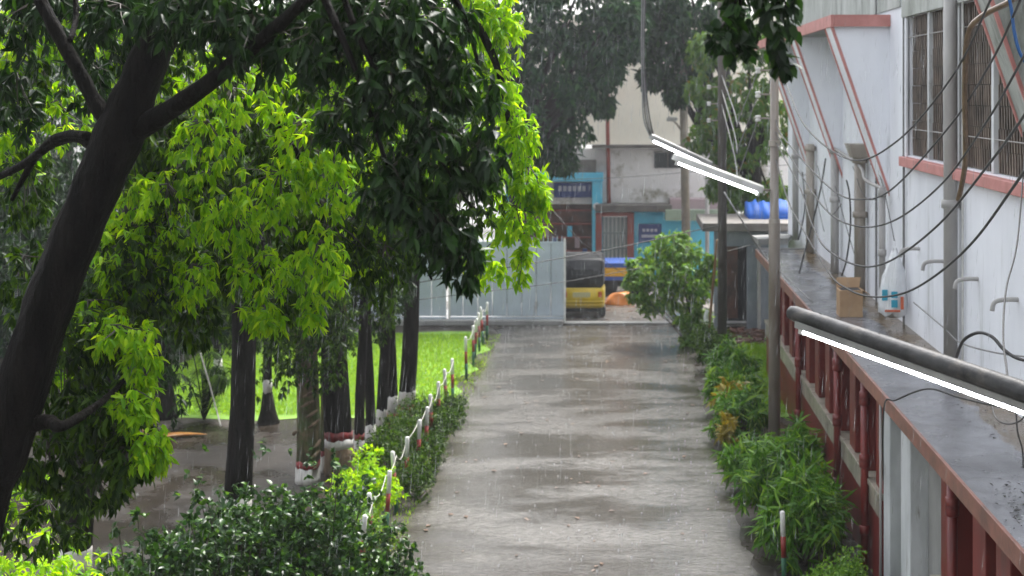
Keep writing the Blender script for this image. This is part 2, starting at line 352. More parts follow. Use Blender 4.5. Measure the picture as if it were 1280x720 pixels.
bx('upper_wall_band', M['wall_dirty'], (WX-.03, WX-.001, 23.0, 38.1, 7.88, 10.4))
bx('window_beam', M['wall_dirty'], (WX-.06, WX-.002, 11.9, 22.7, WZ1, 7.98), bevel=0.01)
sky_blocker = MB().box(-16, 12, -6.0, -1.6, 0, 10.5)  # unseen wing, added behind the camera to block sky light
sky_blocker.build('sky_blocker_wall', M['wall_dirty'], bld)  # darker wall colour chosen here to cut bounced light
for k in range(6):
    for z_ in (1.0, 4.9): MB().box(-14.5+k*3.0, -12.7+k*3.0, -1.598, -1.55, z_, z_+2.2).build('sky_blocker_window', M['dark'], bld)  # dark panels on the added light-blocking wing
# window with louvre panes
win = bx('window', M['wall'], (WX-.035, WX+.02, WY1, WY1+.13, WZ0-.02, WZ1))
sill = bx('window_sill', M['pink'], (WX-.13, WX-.002, 11.9, WY1+.12, WZ0-.17, WZ0-.02), win, bevel=0.012)
mull = [21.02, 19.15+.85, 19.15, 17.42, 15.8, 14.2, 12.9]
for y in mull: MB().box(WX+.0, WX+.07, y-.055, y+.055, WZ0, WZ1).build('mullion', M['whitecol'], win, bevel=0.006)
for z in (WZ0+.42, WZ1-.32):
    MB().tube([(WX+.01, WY0, z), (WX+.01, WY1, z)], 0.008, 5).build('window_bar', M['pipe'], win)
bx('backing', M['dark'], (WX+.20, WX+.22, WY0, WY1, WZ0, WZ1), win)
edges = [WY1]+mull+[WY0]
for ya, yb in zip(edges[:-1], edges[1:]):
    hi_, lo_ = ya-.055, yb+.055
    if hi_-lo_ < 0.2: continue
    mb = MB(); ns = max(2, int((hi_-lo_)/0.115)); rows = 8; rh = (WZ1-WZ0)/rows
    for r in range(rows):
        for k in range(ns):
            y = lo_+(k+0.5+(0.25 if r % 2 else -0.1))*(hi_-lo_)/ns; y = min(max(y, lo_+.03), hi_-.05)
            z = WZ0+r*rh+.01; j = random.uniform(-.012, .012)
            q = [(WX+.05, y-.028, z), (WX+.05, y+.012, z), (WX+.05, y+.03+j, z+rh*.97), (WX+.05, y-.006+j, z+rh*.97)]
            mb.prism(q, (0.07, 0.03, 0))
    tag(mb.build('louvre_pane', M['louvre'], win), kind='stuff')
# slanting fins, slab over them
def fin(y, zb, ztop, th, pm):
    sl_ = .346
    xt = WX-(ztop-zb)*sl_
    f = MB().prism([(WX, y, zb), (xt, y, ztop), (WX, y, ztop)], (0, th, 0)).build('fin', pm, bld)
    for yy in (y-.012, y+th-.03):
        d = .022
        MB().prism([(WX-.002, yy, zb-.06), (xt-d, yy, ztop-.01), (xt+.03, yy, ztop-.01), (WX-.002, yy, zb+.05)], (0, .042, 0)).build('fin_trim', M['pink'], f)
for y in (24.0, 29.0, 34.0): fin(y, 4.8, 7.62, 0.75, M['wall'])
fin(15.55, 6.05, 8.3, 0.6, M['wall_dirty'])
sb = bx('sunshade_slab', M['greyconc'], (3.66, WX, 23.95, 37.6, 7.62, 7.80), bevel=0.01)
bx('slab_fascia', M['pink'], (3.60, 3.657, 23.9, 37.6, 7.60, 7.80), sb)
bx('slab_fascia', M['pink'], (3.66, WX-.003, 23.89, 23.946, 7.60, 7.80), sb)
# canopy
cz = 2.80
can = bx('canopy', M['canopy'], (3.29, WX, 3.0, 33.4, cz-.13, cz), bevel=0.008)
bx('fascia', M['fascia'], (3.25, 3.288, 3.0, 33.42, cz-.17, cz+.012), can, bevel=0.006)
bx('fascia', M['greyconc'], (3.29, WX-.02, 33.404, 33.47, cz-.14, cz+.03), can)
# litter lying on the canopy
n = 900; yy = np.concatenate([rng.normal(12.2, 0.5, 600), rng.uniform(11, 22, 300)])
xx = np.concatenate([np.clip(rng.normal(3.75, 0.14, 600), 3.35, 4.2), np.clip(rng.normal(4.25, 0.15, 300), 3.6, 4.55)]); a = rng.uniform(0, 6.28, n)
lt = leaf_mesh('litter', np.stack([xx, yy, np.full(n, cz+.012)], 1), np.stack([np.cos(a), np.sin(a), rng.uniform(-.05, .3, n)], 1), np.tile([0,0,1.0], (n,1)), rng.uniform(0.02, 0.07, n), M['litter'], LT_SIMPLE, 0.5, 0.15, can)
tag(lt, kind='stuff')
# plinth, tile coping, piers
DB0, DB1 = 15.45, 18.5      # the white doorway bay
for ya, yb in ((8.0, DB0), (DB1, 32.8)):
    pl = bx('plinth', M['red'], (3.45, 3.72, ya, yb, 0, 1.18))
    n = int((yb-ya)/0.42); L_ = (yb-ya)/n
    for k in range(n):
        MB().box(3.40, 3.77, ya+k*L_+.008, ya+(k+1)*L_-.008, 1.182, 1.262+random.uniform(-.004, .004)).build('tile', M['tile'], pl, bevel=0.008)
        MB().box(3.425, 3.448, ya+k*L_+.008, ya+(k+1)*L_-.008, 0.93, 1.176).build('tile', M['tile'], pl, bevel=0.004)
for y in (9.3, 10.6, 11.75, 12.75, 13.6, 14.95, 18.75, 19.9, 20.9, 22.2, 23.4, 24.6, 25.8, 27.0, 28.3, 29.6, 30.9, 32.2):
    MB().box(3.46, 3.76, y-.24, y+.24, 1.263, cz-.131).build('pier', M['red'], bld, bevel=0.012)
bx('corridor_floor', M['greyconc'], (3.722, WX, 8, 33, 0, 0.35))
bx('corridor_wall', M['greyconc'], (WX-.02, WX-.002, 8, 33, .35, cz-.14))
# doorway bay: white columns, grey panels
for y0, y1, x0, mm in ((18.0, 18.4, 3.45, 'whitecol'), (17.3, 17.98, 3.62, 'greyconc'), (16.75, 17.28, 3.45, 'whitecol'), (15.5, 16.73, 3.66, 'greyconc')):
    bx('door_pillar' if mm == 'whitecol' else 'door_panel', M[mm], (x0, 3.9, y0, y1, 0, cz-.13), bevel=0.015)
def vpipe(name, x, y, z0, z1, r, m, collars=(), parent=bld, foot=True):
    mb = MB().tube([(x, y, z0), (x, y, z1)], r, 12)
    p = mb.build(name, m, parent, True)
    for z in collars:
        c = MB().tube([(x, y, z-.06), (x, y, z-.05), (x, y, z+.05), (x, y, z+.06)], [r*1.05, r*1.32, r*1.32, r*1.05], 12).build('collar', m, p, True)
    return p
for y in (21.75, 19.35, 14.3, 11.3, 26.4): vpipe('drain_pipe', 3.37, y, 0.02, cz-.15, 0.055, M['redpipe'], (0.55, 1.45, 1.52, 2.3, 2.37))
vpipe('cable_conduit', 3.42, 18.44, 0.02, cz-.15, 0.018, M['pipe'])
vpipe('drain_pipe', 4.47, 19.05, cz+.01, 10.4, 0.095, M['pipe'], (5.0, 7.95))
for y, zt, r, m in ((23.9, 4.9, .055, 'pipe'), (26.1, 5.35, .105, 'pipebrown'), (29.1, 5.4, .085, 'pipe'), (32.8, 5.3, .10, 'pipebrown'), (35.5, 6.0, .08, 'pipe')):
    vpipe('drain_pipe', 4.46, y, cz+.01, zt, r, M[m], (zt-1.1, zt-.1))
hop = MB().loft([[(4.3,25.9,5.3),(4.58,25.9,5.3),(4.58,26.3,5.3),(4.3,26.3,5.3)], [(4.22,25.8,5.55),(4.59,25.8,5.55),(4.59,26.4,5.55),(4.22,26.4,5.55)]])
hop.build('rain_hopper', M['pipebrown'], bld)
MB().tube(smooth_path([(4.47, 23.9, 4.88), (4.3, 24.6, 4.98), (4.42, 25.9, 5.15), (4.45, 29.1, 5.35)]), 0.03, 6).build('link_pipe', M['pipe'], bld, True)
for y in (22.6, 25.0): MB().tube([(4.56, y, cz), (4.56, y, 9)], 0.02, 6).build('cable_conduit', M['cablegrey'], bld)
MB().tube([(4.56, 18.75, cz), (4.56, 18.75, 9)], 0.015, 6).build('cable_conduit', M['fixture_white'], bld)
for y in (21.6, 20.0, 18.1, 16.3, 14.4):
    MB().tube(smooth_path([(4.62, y, 4.12), (4.45, y, 4.12), (4.33, y, 4.09), (4.30, y, 3.99)], 4), 0.028, 8).build('spout', M['pipe'], bld, True)

# ------------------------------------------------------------------ things on the building
bxr = empty('cardboard_box', (3.85, 23.5, cz), 'open brown cardboard box standing on the canopy by the drain pipe', 'box')
MB().box(3.66, 4.04, 23.35, 23.72, cz+.001, cz+.44).build('carton', M['card'], bxr, bevel=0.006)
for q, e in (([(3.66,23.72,cz+.44),(4.04,23.72,cz+.44),(4.08,23.80,cz+.60),(3.68,23.80,cz+.60)], (0,.008,0)),
             ([(4.04,23.36,cz+.44),(4.04,23.71,cz+.44),(4.16,23.71,cz+.36),(4.16,23.36,cz+.36)], (0.006,0,0.006))):
    MB().prism(q, e).build('flap', M['card'], bxr)
MB().box(3.69, 4.01, 23.38, 23.69, cz+.441, cz+.446).build('opening_shade', M['dark'], bxr)  # dark sheet on the solid carton, painted shade of its inside
bag = empty('plastic_bag', (4.42, 22.4, 3.0), 'white plastic bag with turquoise print hanging on the wall', 'bag')
rings = []
for i, (z, a_, b_) in enumerate(((4.02,.02,.03),(3.85,.05,.09),(3.65,.08,.17),(3.4,.10,.21),(3.15,.115,.23),(3.03,.10,.21),(2.98,.03,.1))):
    rings.append([(4.37-.06*i/6+b_*.95*math.cos(t)*(1+.16*math.sin(7*t+2*i)), 22.36+a_*math.sin(t)*(1+.25*math.sin(5*t+i)), z+.04*math.sin(3*t+i)) for t in np.linspace(0, 2*math.pi, 25)[:-1]])
MB().loft(rings).build('bag_body', M['bag'], bag, True)
for (x, z, wd, hh, mm) in ((4.19,3.24,.09,.17,'bagblue'), (4.34,3.28,.10,.10,'bagblue'), (4.34,3.13,.10,.12,'bagblue'), (4.31,3.06,.24,.035,'bagred'), (4.46,3.1,.05,.2,'bagred')):
    MB().box(x-wd/2, x+wd/2, 22.225, 22.24, z, z+hh).build('print', M[mm], bag, bevel=.004)

# ------------------------------------------------------------------ poles, lamps
pole = empty('steel_pole', (2.77, 25, 0), 'grey galvanised steel pole rising from the hedge beside the red piers', 'pole')
MB().tube([(2.77,25,0), (2.77,25,4.2), (2.77,25,4.25), (2.77,25,6.85)], [.108,.10,.08,.075], 14).build('shaft', M['steel'], pole, True)
for z in (2.2, 4.22, 5.6): MB().tube([(2.77,25,z-.05), (2.77,25,z+.05)], .1, 14).build('band', M['pipebrown'], pole)
for i in range(3):
    z = H+(CY-(88+30*i))*25/F
    MB().tube([(2.77,25,z), (2.46,25,z)], .018, 6).build('bracket', M['steel'], pole)
    MB().tube([(2.48,25,z-.055),(2.48,25,z-.05),(2.48,25,z-.012),(2.48,25,z),(2.48,25,z+.012),(2.48,25,z+.05),(2.48,25,z+.055)], [.03,.05,.05,.03,.05,.05,.03], 10).build('insulator', M['porcelain'], pole, True)
wp = empty('wooden_pole', (2.52, 34, 0), 'dark weathered wooden utility pole behind the hedge', 'pole')
MB().tube([(2.52,34,0), (2.52,34,4.5), (2.50,34,9.2)], [.115,.105,.09], 12).build('shaft', M['wood'], wp, True)
for i in range(3):
    z = 6.62-.4*i
    MB().tube([(2.5,34,z), (2.2,34,z)], .016, 6).build('bracket', M['steel'], wp)
    MB().tube([(2.2,34,z-.05),(2.2,34,z-.01),(2.2,34,z),(2.2,34,z+.01),(2.2,34,z+.05)], [.045,.05,.03,.05,.045], 10).build('insulator', M['porcelain'], wp, True)

def lamp(name, label, a, b, fr, width, hou, tube_gap, ext=None):
    """tube lamp from a (outer end) to b; hou: housing material"""
    a, b = Vector(a), Vector(b); t = (b-a).normalized(); s_ = t.cross(Vector((0,0,1))).normalized(); u = s_.cross(t)
    root = empty(name, a, label, 'lamp', 'fluorescent lamps on arms')
    def ring(p, pts): return [p+s_*x*width+u*z*width for x, z in pts]
    prof = [(-.5,-.25),(-.38,.2),(-.15,.34),(.15,.34),(.38,.2),(.5,-.25)]
    MB().loft([ring(a-t*.05, [(x*.8, z*.8) for x, z in prof]), ring(a, prof), ring(b, prof), ring(b+t*.03, [(x*.8, z*.8) for x, z in prof])]).build('housing', hou, root)
    d = u*(-tube_gap)
    MB().tube([a+t*.07+d, b-t*.05+d], fr, 10).build('tube', M['tube'], root, True)
    for p in (a+t*.045, b-t*.025):
        MB().box(-.03,.03,-.03,.03,-.03,.03)
        MB().loft([ring(p-t*.02, [(-.22,-.15),(.22,-.15),(.22,-tube_gap/width-.2),(-.22,-tube_gap/width-.2)]), ring(p+t*.02, [(-.22,-.15),(.22,-.15),(.22,-tube_gap/width-.2),(-.22,-tube_gap/width-.2)])]).build('lamp_holder', M['white'], root)
    if ext: MB().tube([a+t*.3+u*.0, b]+[Vector(e) for e in ext], .02, 8).build('arm', M['steel'], root, True)
    return root
lamp('tube_lamp', 'lit tube lamp on an arm from the steel pole', P(845,197,24.7), P(951,237,24.9), .024, .24, M['fixture_white'], .075, [(2.72, 25, P(960,238,25)[2])])
lamp('tube_lamp', 'lit tube lamp on an arm from the wooden pole', P(815,171,33.6), P(888,205,33.8), .026, .22, M['fixture'], .075, [(2.5, 34, P(899,210,34)[2])])
# near lamp under a fat grey pipe that reaches back to the wall
a = Vector(P(1002,412,8.6)); b = Vector(P(1296,519,7.3))
root = empty('tube_lamp', Vector(P(992,392,8.6)), 'lit tube lamp under a fat dark grey pipe arm above the canopy', 'lamp', 'fluorescent lamps on arms')
pa, pb = Vector(P(993,392,8.65)), Vector(P(1290,493,7.3)); far = pa+(pb-pa)*((WX-pa.x)/(pb.x-pa.x))
pm = mat('wet dark pipe', (0.07,0.07,0.073), (0.022,0.022,0.024), 9, 0.4, 0.3, 60, spec=.3, dirt=((0.11,0.10,0.09), 7, (1,1,1), .52, .7))
pm_a = MB().tube([pa-(pb-pa).normalized()*.05, pa-(pb-pa).normalized()*.03, pa, pb, far], [.02,.040,.047,.055,.055], 16).build('arm', pm, root, True)
tt = (b-a).normalized(); ss = tt.cross(Vector((0,0,1))).normalized(); uu = ss.cross(tt)
q = lambda p, pts: [p+ss*x+uu*z for x, z in pts]
pr = [(-.045,.012),(-.045,.052),(.045,.052),(.045,.012)]
MB().loft([q(a-tt*.02, pr), q(b+tt*.3, pr)]).build('housing', M['fixture'], root)
MB().tube([a+tt*.03, b+tt*.2], .022, 12).build('tube', M['tube'], root, True)
for p in (a+tt*.01, b+tt*.24): MB().loft([q(p-tt*.018, [(-.02,-.024),(-.02,.02),(.02,.02),(.02,-.024)]), q(p+tt*.018, [(-.02,-.024),(-.02,.02),(.02,.02),(.02,-.024)])]).build('lamp_holder', M['white'], root)
for k in range(4):
    p = pa+(pb-pa)*(0.12+.27*k)
    MB().tube(smooth_path([p+uu*.055, p+ss*-.06, p-uu*.06, a+(b-a)*(0.12+.27*k)+uu*.03], 4), .003, 5, False).build('tie_wire', M['cablegrey'], root)

# ------------------------------------------------------------------ cables
def cable(name, label, pts, r, m, group=None, k=8):
    o = MB().tube(smooth_path(pts, k), r, 6).build(name, m, None, True)
    return tag(o, label, 'cable', group)
def pxcable(label, pix, Ya, Yb, r, m=None, group=None, name='overhead_cable'):
    L_ = [0]
    for p, q_ in zip(pix[:-1], pix[1:]): L_.append(L_[-1]+math.hypot(q_[0]-p[0], q_[1]-p[1]))
    pts = [P(p[0], p[1], Ya+(Yb-Ya)*(l/L_[-1])**0.8) for p, l in zip(pix, L_)]
    return cable(name, label, pts, r, m or M['cable'], group)
G5 = 'cables sagging from the steel pole along the white building'; LB5 = 'black cable sagging in front of the white building from the steel pole'
pxcable('topmost of five black cables sagging along the white building', [(970,88),(982,104),(1008,160),(1065,200),(1123,175),(1190,96),(1238,0),(1275,-90)], 24.95, 8.5, .011, group=G5)
pxcable('second highest of five black cables sagging along the white building', [(970,150),(980,173),(1040,237),(1082,249),(1119,233),(1190,154),(1238,79),(1270,12),(1300,-60)], 24.95, 8.3, .011, group=G5)
pxcable('middle of five black cables sagging along the white building', [(970,165),(990,200),(1032,262),(1073,283),(1119,275),(1178,229),(1232,154),(1273,83),(1310,10)], 24.95, 8.3, .011, group=G5)
pxcable('second lowest of five black cables sagging along the white building', [(970,178),(1000,235),(1015,280),(1033,311),(1073,332),(1113,326),(1174,280),(1240,200),(1290,130),(1330,70)], 24.95, 8.0, .012, group=G5)
pxcable('lowest of five black cables sagging along the white building', [(970,200),(985,250),(1000,280),(1036,341),(1061,362),(1091,371),(1131,366),(1174,341),(1220,298),(1280,215),(1330,150)], 24.95, 7.8, .012, group=G5)
G3 = 'curly wires between the two poles'; LB3 = 'pale wire looping between the wooden pole and the steel pole'
for i in range(3):
    a_ = Vector((2.5, 33.9, 6.9-.35*i)); b_ = Vector((2.48, 25, H+(CY-(88+30*i))*25/F)); pts = []
    for k in range(9):
        t = k/8; p = a_.lerp(b_, t); p.z -= (1.1+.15*i)*4*t*(1-t); p.x += .12*math.sin(6.28*t); pts.append(p)
    cable('looping_wire', LB3, pts, .010, M['cablegrey'], G3)
cable('overhead_cable', 'black cable crossing the road in front of the blue shop', [P(470,362,31), P(660,330,32), P(770,310,33), P(870,288,33.8), (2.5,34,P(900,282,34)[2])], .013, M['cable'])
cable('overhead_cable', 'thin black cable crossing the road low in front of the rickshaw', [P(440,385,33), P(560,370,34), P(700,353,35), P(800,335,36), P(900,316,37.5), P(960,300,38.5)], .010, M['cable'])
cable('overhead_cable', 'thin cable sloping down from the blue shop to the leafy shrub', [P(690,262,44), P(730,305,42), P(790,348,40), P(880,384,37), (2.5,34,P(903,395,34)[2])], .010, M['cable'])
cable('overhead_cable', 'thin cable across the stained upper wall', [P(650,226,47), P(770,222,48), P(900,212,49), P(1000,205,50)], .012, M['cable'])
for k in range(4):
    cable('cable_drop', 'grey cables hanging in a bundle above the wooden pole lamp', [P(803+k*2,-60,34), P(802+k,60,33.8), P(803+k*1.5,110,33.7), P(805+k*2.5,150,33.6), P(816+k,176,33.6)], .017, M['cable'] if k % 2 else M['cablegrey'], 'cables hanging to the lamp')
cable('guy_wire', 'pale guy wire slanting from the steel pole lamp down to the canopy', [P(905,240,25.2), P(930,280,25.2), P(958,322,25.4), P(1016,378,23.6)], .014, M['cablegrey'])
pxcable('brown hose bending down across the louvre window', [(1275,-12),(1262,2),(1228,20),(1210,44),(1206,110),(1207,190),(1204,222),(1198,250)], 12, 14.5, .028, M['cablebrown'], name='brown_hose')
pxcable('bright blue cable dangling at the top of the window', [(1258,-15),(1264,10),(1268,40),(1275,66),(1290,90)], 10.5, 10.5, .013, M['cableblue'], name='blue_cable')
pxcable('thick black cable arching over the canopy against the white wall', [(1196,446),(1204,426),(1222,416),(1240,421),(1256,438),(1275,449),(1310,455)], 15.6, 14.0, .018, name='arched_cable')
pxcable('thin black wire hanging down the white wall to the lamp pipe', [(1281,190),(1272,300),(1258,360),(1254,420),(1259,470),(1255,492)], 12.5, 7.7, .006, name='thin_wire')
pxcable('thin grey wire slanting over the white wall behind the drain pipe', [(1142,378),(1180,410),(1200,428),(1240,440),(1290,447)], 21.3, 15.6, .010, M['cablegrey'], name='thin_wire')
pxcable('black wire lying across the canopy under the lamp', [(1104,600),(1105,510),(1120,500),(1160,486),(1200,497),(1250,508),(1290,508)], 18.2, 11.5, .010, name='canopy_wire')
pxcable('small looping black wire below the lamp tube', [(1240,508),(1246,524),(1260,530),(1275,526),(1285,514)], 8.2, 7.8, .005, name='loop_wire')
pxcable('thin black wire dropping from the lamp to the canopy', [(1270,512),(1272,540),(1278,562),(1279,585)], 8.0, 8.0, .005, name='thin_wire')
for pix, yy_ in (([(1032,198),(1026,235),(1014,285),(1004,322),(998,345)], 29.5), ([(1058,225),(1062,245),(1063,285),(1058,325),(1052,345)], 26.2), ([(1003,215),(1006,260),(998,300)], 33)):
    pxcable('black cable drooping down beside the drain pipes to the canopy', pix, yy_, yy_-.4, .016, name='drooping_cable', group='cables drooping beside the drain pipes')
for k_ in range(5):
    x0, y0 = 1000+k_*22, 205+random.uniform(-10,30); yy_ = F*4.45/(x0-CX)
    pxcable('thin loose wire strung between the drain pipes', [(x0,y0),(x0+14,y0+random.uniform(5,60)),(x0+30,y0+random.uniform(10,110))], yy_, F*4.45/(x0+30-CX), .008, name='loose_wire', group='loose wires on the drain pipes')

# ------------------------------------------------------------------ gate and far street
GY = 39.9
def gate(name, label, x0, x1, posts):
    g = empty(name, ((x0+x1)/2, GY, 0), label, 'gate')
    n = max(2, int(round((x1-x0)/0.42))); wv = (x1-x0)/n
    for k in range(n):
        a_ = x0+k*wv+.006; b_ = x0+(k+1)*wv-.006
        MB().loft([[(a_,GY,z),(a_+.03,GY-.018,z),(b_-.03,GY-.018,z),(b_,GY,z),(b_,GY+.01,z),(a_,GY+.01,z)] for z in (.22,2.26)]).build('sheet_panel', M['gate'], g)
    for z in (.16, 2.27): MB().box(x0, x1, GY-.03, GY+.03, z-.03, z+.03).build('rail', M['gate'], g)
    for k in range(int((x1-x0)/.13)):
        x = x0+.06+k*.13
        MB().loft([[(x-.016,GY-.008,2.30),(x+.016,GY-.008,2.30),(x+.016,GY+.008,2.30),(x-.016,GY+.008,2.30)], [(x-.014,GY-.008,2.42),(x+.014,GY-.008,2.42),(x+.014,GY+.008,2.42),(x-.014,GY+.008,2.42)], [(x-.002,GY-.002,2.48),(x+.002,GY-.002,2.48),(x+.002,GY+.002,2.48),(x-.002,GY+.002,2.48)]]).build('spike', M['gate'], g)
    for x in posts: MB().box(x-.03, x+.03, GY-.07, GY-.03, 0.01, 2.40).build('post', M['white'], g, bevel=0.006)
gate('gate_leaf', 'pale grey sheet metal gate leaf with spikes beside the rickshaw', -4.72, -1.44, (-4.69, -1.46))
gate('gate_leaf', 'pale grey sheet metal gate leaf behind the tree trunks', -8.1, -4.78, (-8.05,))
bw = empty('boundary_wall', (-14, GY, 0), 'low dark brick boundary wall left of the gate', 'wall')
MB().box(-20, -8.15, GY-.1, GY+.15, 0, 1.9).build('wall_body', M['greyconc'], bw); MB().box(-20, -8.15, GY-.15, GY+.2, 1.9, 2.0).build('coping', M['greyconc'], bw)
tag(MB().box(-8.1, -1.5, GY-.35, GY-.1, 0, .14).build('gate_sill', M['greyconc'], bevel=.02), 'low concrete sill under the grey gate', 'sill')

# auto rickshaw, seen from behind
M['yellow'] = mat('yellow body paint', (0.62,0.44,0.02), (0.48,0.33,0.015), 3, 0.3, 0.03)
M['hood'] = mat('black vinyl hood', (0.022,0.023,0.026), (0.014,0.014,0.016), 4, 0.45, 0.3, 20)
M['tyre'] = mat('tyre rubber', (0.02,0.02,0.02), None, 9, 0.7)
M['lampred'] = mat('tail light plastic', (0.55,0.10,0.02), None, 9, 0.2)
M['glass'] = mat('dark glass', (0.03,0.035,0.04), None, 9, 0.06)
M['plate'] = mat('number plate', (0.55,0.50,0.25), (0.40,0.38,0.2), 40, 0.4)
rx, ry = -0.98, 40.75
rk = empty('auto_rickshaw', (rx, ry, 0), 'yellow and black three wheeled auto rickshaw parked behind the gate', 'rickshaw')
MB().loft([rrect(rx,.62,1.16,.52,.10,ry), rrect(rx,.60,1.26,.60,.12,ry+.06), rrect(rx,.60,1.28,.60,.10,ry+.9), rrect(rx,.55,1.20,.50,.10,ry+1.5), rrect(rx,.62,.75,.62,.12,ry+2.25), rrect(rx,.66,.35,.5,.1,ry+2.5)]).build('body', M['yellow'], rk, True)
MB().loft([rrect(rx,1.27,1.14,.80,.10,ry+.02), rrect(rx,1.30,1.24,.82,.14,ry+.10), rrect(rx,1.31,1.26,.80,.14,ry+1.15)]).build('hood', M['hood'], rk, True)
MB().loft([rrect(rx,1.66,1.20,.10,.045,ry+1.1), rrect(rx,1.66,1.1,.08,.035,ry+2.0)]).build('roof_canvas', M['hood'], rk, True)
MB().loft([rrect(rx,1.33,.62,.16,.03,ry+.012), rrect(rx,1.33,.62,.16,.03,ry+.03)]).build('rear_window', M['glass'], rk)
MB().loft([[(rx-.5,ry+2.05,.95),(rx+.5,ry+2.05,.95),(rx+.48,ry+1.95,1.62),(rx-.48,ry+1.95,1.62)], [(rx-.5,ry+2.07,.95),(rx+.5,ry+2.07,.95),(rx+.48,ry+1.97,1.62),(rx-.48,ry+1.97,1.62)]]).build('windscreen', M['glass'], rk)
for s_ in (-1, 1):
    w_ = MB().tube([(rx+s_*.56-.07, ry+.45, .24), (rx+s_*.56-.05, ry+.45, .24), (rx+s_*.56+.05, ry+.45, .24), (rx+s_*.56+.07, ry+.45, .24)], [.2,.235,.235,.2], 18).build('wheel', M['tyre'], rk, True)
    MB().tube([(rx+s_*.56+s_*.071, ry+.45, .24), (rx+s_*.56+s_*.08, ry+.45, .24)], .12, 14).build('rim', M['pipe'], w_)
    MB().box(rx+s_*.50-.055, rx+s_*.50+.055, ry-.015, ry+.02, .62, .78).build('tail_light', M['lampred'], rk, bevel=.015)
    MB().box(rx+s_*.56-.1, rx+s_*.56+.1, ry+.05, ry+.12, .1, .32).build('mud_flap', M['tyre'], rk)
MB().tube([(rx-.06, ry+2.2, .23), (rx+.06, ry+2.2, .23)], .23, 18).build('wheel', M['tyre'], rk, True)
for z in (.40, .50): MB().tube([(rx-.62,ry-.05,z), (rx+.62,ry-.05,z)], .022, 8).build('bumper', M['yellow'], rk, True)
MB().box(rx-.28, rx+.22, ry-.012, ry+.0, .62, .76).build('number_plate', M['plate'], rk)
MB().box(rx-.5, rx+.5, ry+.1, ry+1.4, .18, .34).build('chassis', M['tyre'], rk)

# shop building
SY = 50.0
M['sblue'] = mat('sky blue shop paint', (0.13,0.58,0.78), (0.09,0.45,0.66), 1.5, 0.55)
M['snavy'] = mat('navy sign', (0.035,0.06,0.22), (0.03,0.05,0.17), 2, 0.5)
M['sbrown'] = mat('brown shop interior', (0.16,0.07,0.05), (0.07,0.04,0.035), 3, 0.6)
M['sred'] = mat('brick red paint', (0.30,0.07,0.05), (0.22,0.05,0.04), 2, 0.6)
M['sgrey'] = mat('grey green shutter', (0.28,0.33,0.32), (0.20,0.24,0.24), 2, 0.5)
M['swhite'] = mat('stained white plaster', (0.80,0.78,0.77), (0.66,0.64,0.63), 1.0, 0.8, 0.1, 15, dirt=((0.22,0.20,0.14), 0.9, (1,1,1), 0.52, 0.66))
M['scream'] = mat('cream plaster', (0.85,0.80,0.69), (0.76,0.70,0.59), 0.8, 0.8)
M['sgray2'] = mat('dark weathered slab', (0.16,0.145,0.13), (0.08,0.075,0.07), 2, 0.7)
M['spink'] = mat('faded mauve plaster', (0.42,0.32,0.34), (0.34,0.26,0.28), 2, 0.7)
M['sgreen'] = mat('faded green plaster', (0.32,0.40,0.30), (0.25,0.31,0.24), 2, 0.7)
M['print'] = mat('faded white lettering', (0.55,0.55,0.65), None, 20, 0.6)
def X(px, Y): return (px-CX)*Y/F
def Z(py, Y): return H-(py-CY)*Y/F
shop = empty('shop_building', (0, SY, 0), 'sky blue shop building with a stained white upper storey across the street', 'building')
def sx(name, m, px0, px1, py0, py1, Y0, dpt, parent=shop, bevel=0):
    return MB().box(X(px0,Y0), X(px1,Y0), Y0, Y0+dpt, max(Z(py1,Y0), 0.0), Z(py0,Y0)).build(name, m, parent, bevel=bevel)
sx('shop_recess', M['sbrown'], 640, 741, 246, 352, SY+.6, .2)
sx('pillar', M['sblue'], 740, 753, 218, 352, SY, .6, bevel=.02)
sx('pillar', M['sblue'], 632, 646, 218, 352, SY, .6, bevel=.02)
sx('beam', M['sblue'], 632, 754, 216, 227, SY-.08, .6, bevel=.02)
sg = sx('shop_sign', M['snavy'], 692, 739.5, 228.5, 247, SY+.15, .12)
for k in range(6): sx('letter', M['print'], 698+k*6, 702+k*6, 232.5, 239, SY+.14, .008, sg)
for k in range(5):
    sx('shelf', M['sred'], 648, 739, 262+k*17, 264+k*17, SY+.45, .13)
for k in range(9): sx('goods', [M['snavy'], M['swhite'], M['sblue'], M['spink']][k % 4], 652+k*9.5, 658+k*9.5, 283+(k % 3)*14, 296+(k % 3)*14, SY+.3, .12)
lampb = MB(); c = Vector((X(746,SY), SY-.12, Z(258,SY)))
for k in range(1):
    rr = [[(c.x+.14*math.sin(a_)*math.cos(t), c.y+.14*math.sin(a_)*math.sin(t), c.z+.14*math.cos(a_)) for t in np.linspace(0,6.2832,13)[:-1]] for a_ in np.linspace(.1,3.04,8)]
    lampb.loft(rr)
lampb.build('globe_lamp', M['porcelain'], shop, True)
sx('lower_wall', M['sblue'], 789, 900, 264, 352, SY+.1, .5)
sx('pillar', M['sred'], 744.5, 752.5, 268, 352, SY-.05, .5, bevel=.02); sx('pillar', M['sred'], 784, 792.5, 268, 352, SY-.05, .5, bevel=.02); sx('beam', M['sred'], 744.5, 792.5, 266, 270.5, SY-.1, .5)
dr = sx('door', M['sgrey'], 753, 784, 271, 352, SY+.2, .1)
for k in range(6): sx('door_bar', M['swhite'], 755+k*5, 756+k*5, 272, 350, SY+.16, .03, dr)
for k in range(3): sx('door_rail', M['sgrey'], 753, 784, 290+k*19, 292.5+k*19, SY+.15, .04, dr)
sn = sx('sign_board', M['snavy'], 798, 827, 280, 303, SY, .06, bevel=.01)
for r in range(2):
    for k in range(4): sx('letter', M['print'], 803+r*-1+k*5, 806.5+r+k*5, 286+r*7.5, 289.5+r*7.5, SY-.01, .009, sn)
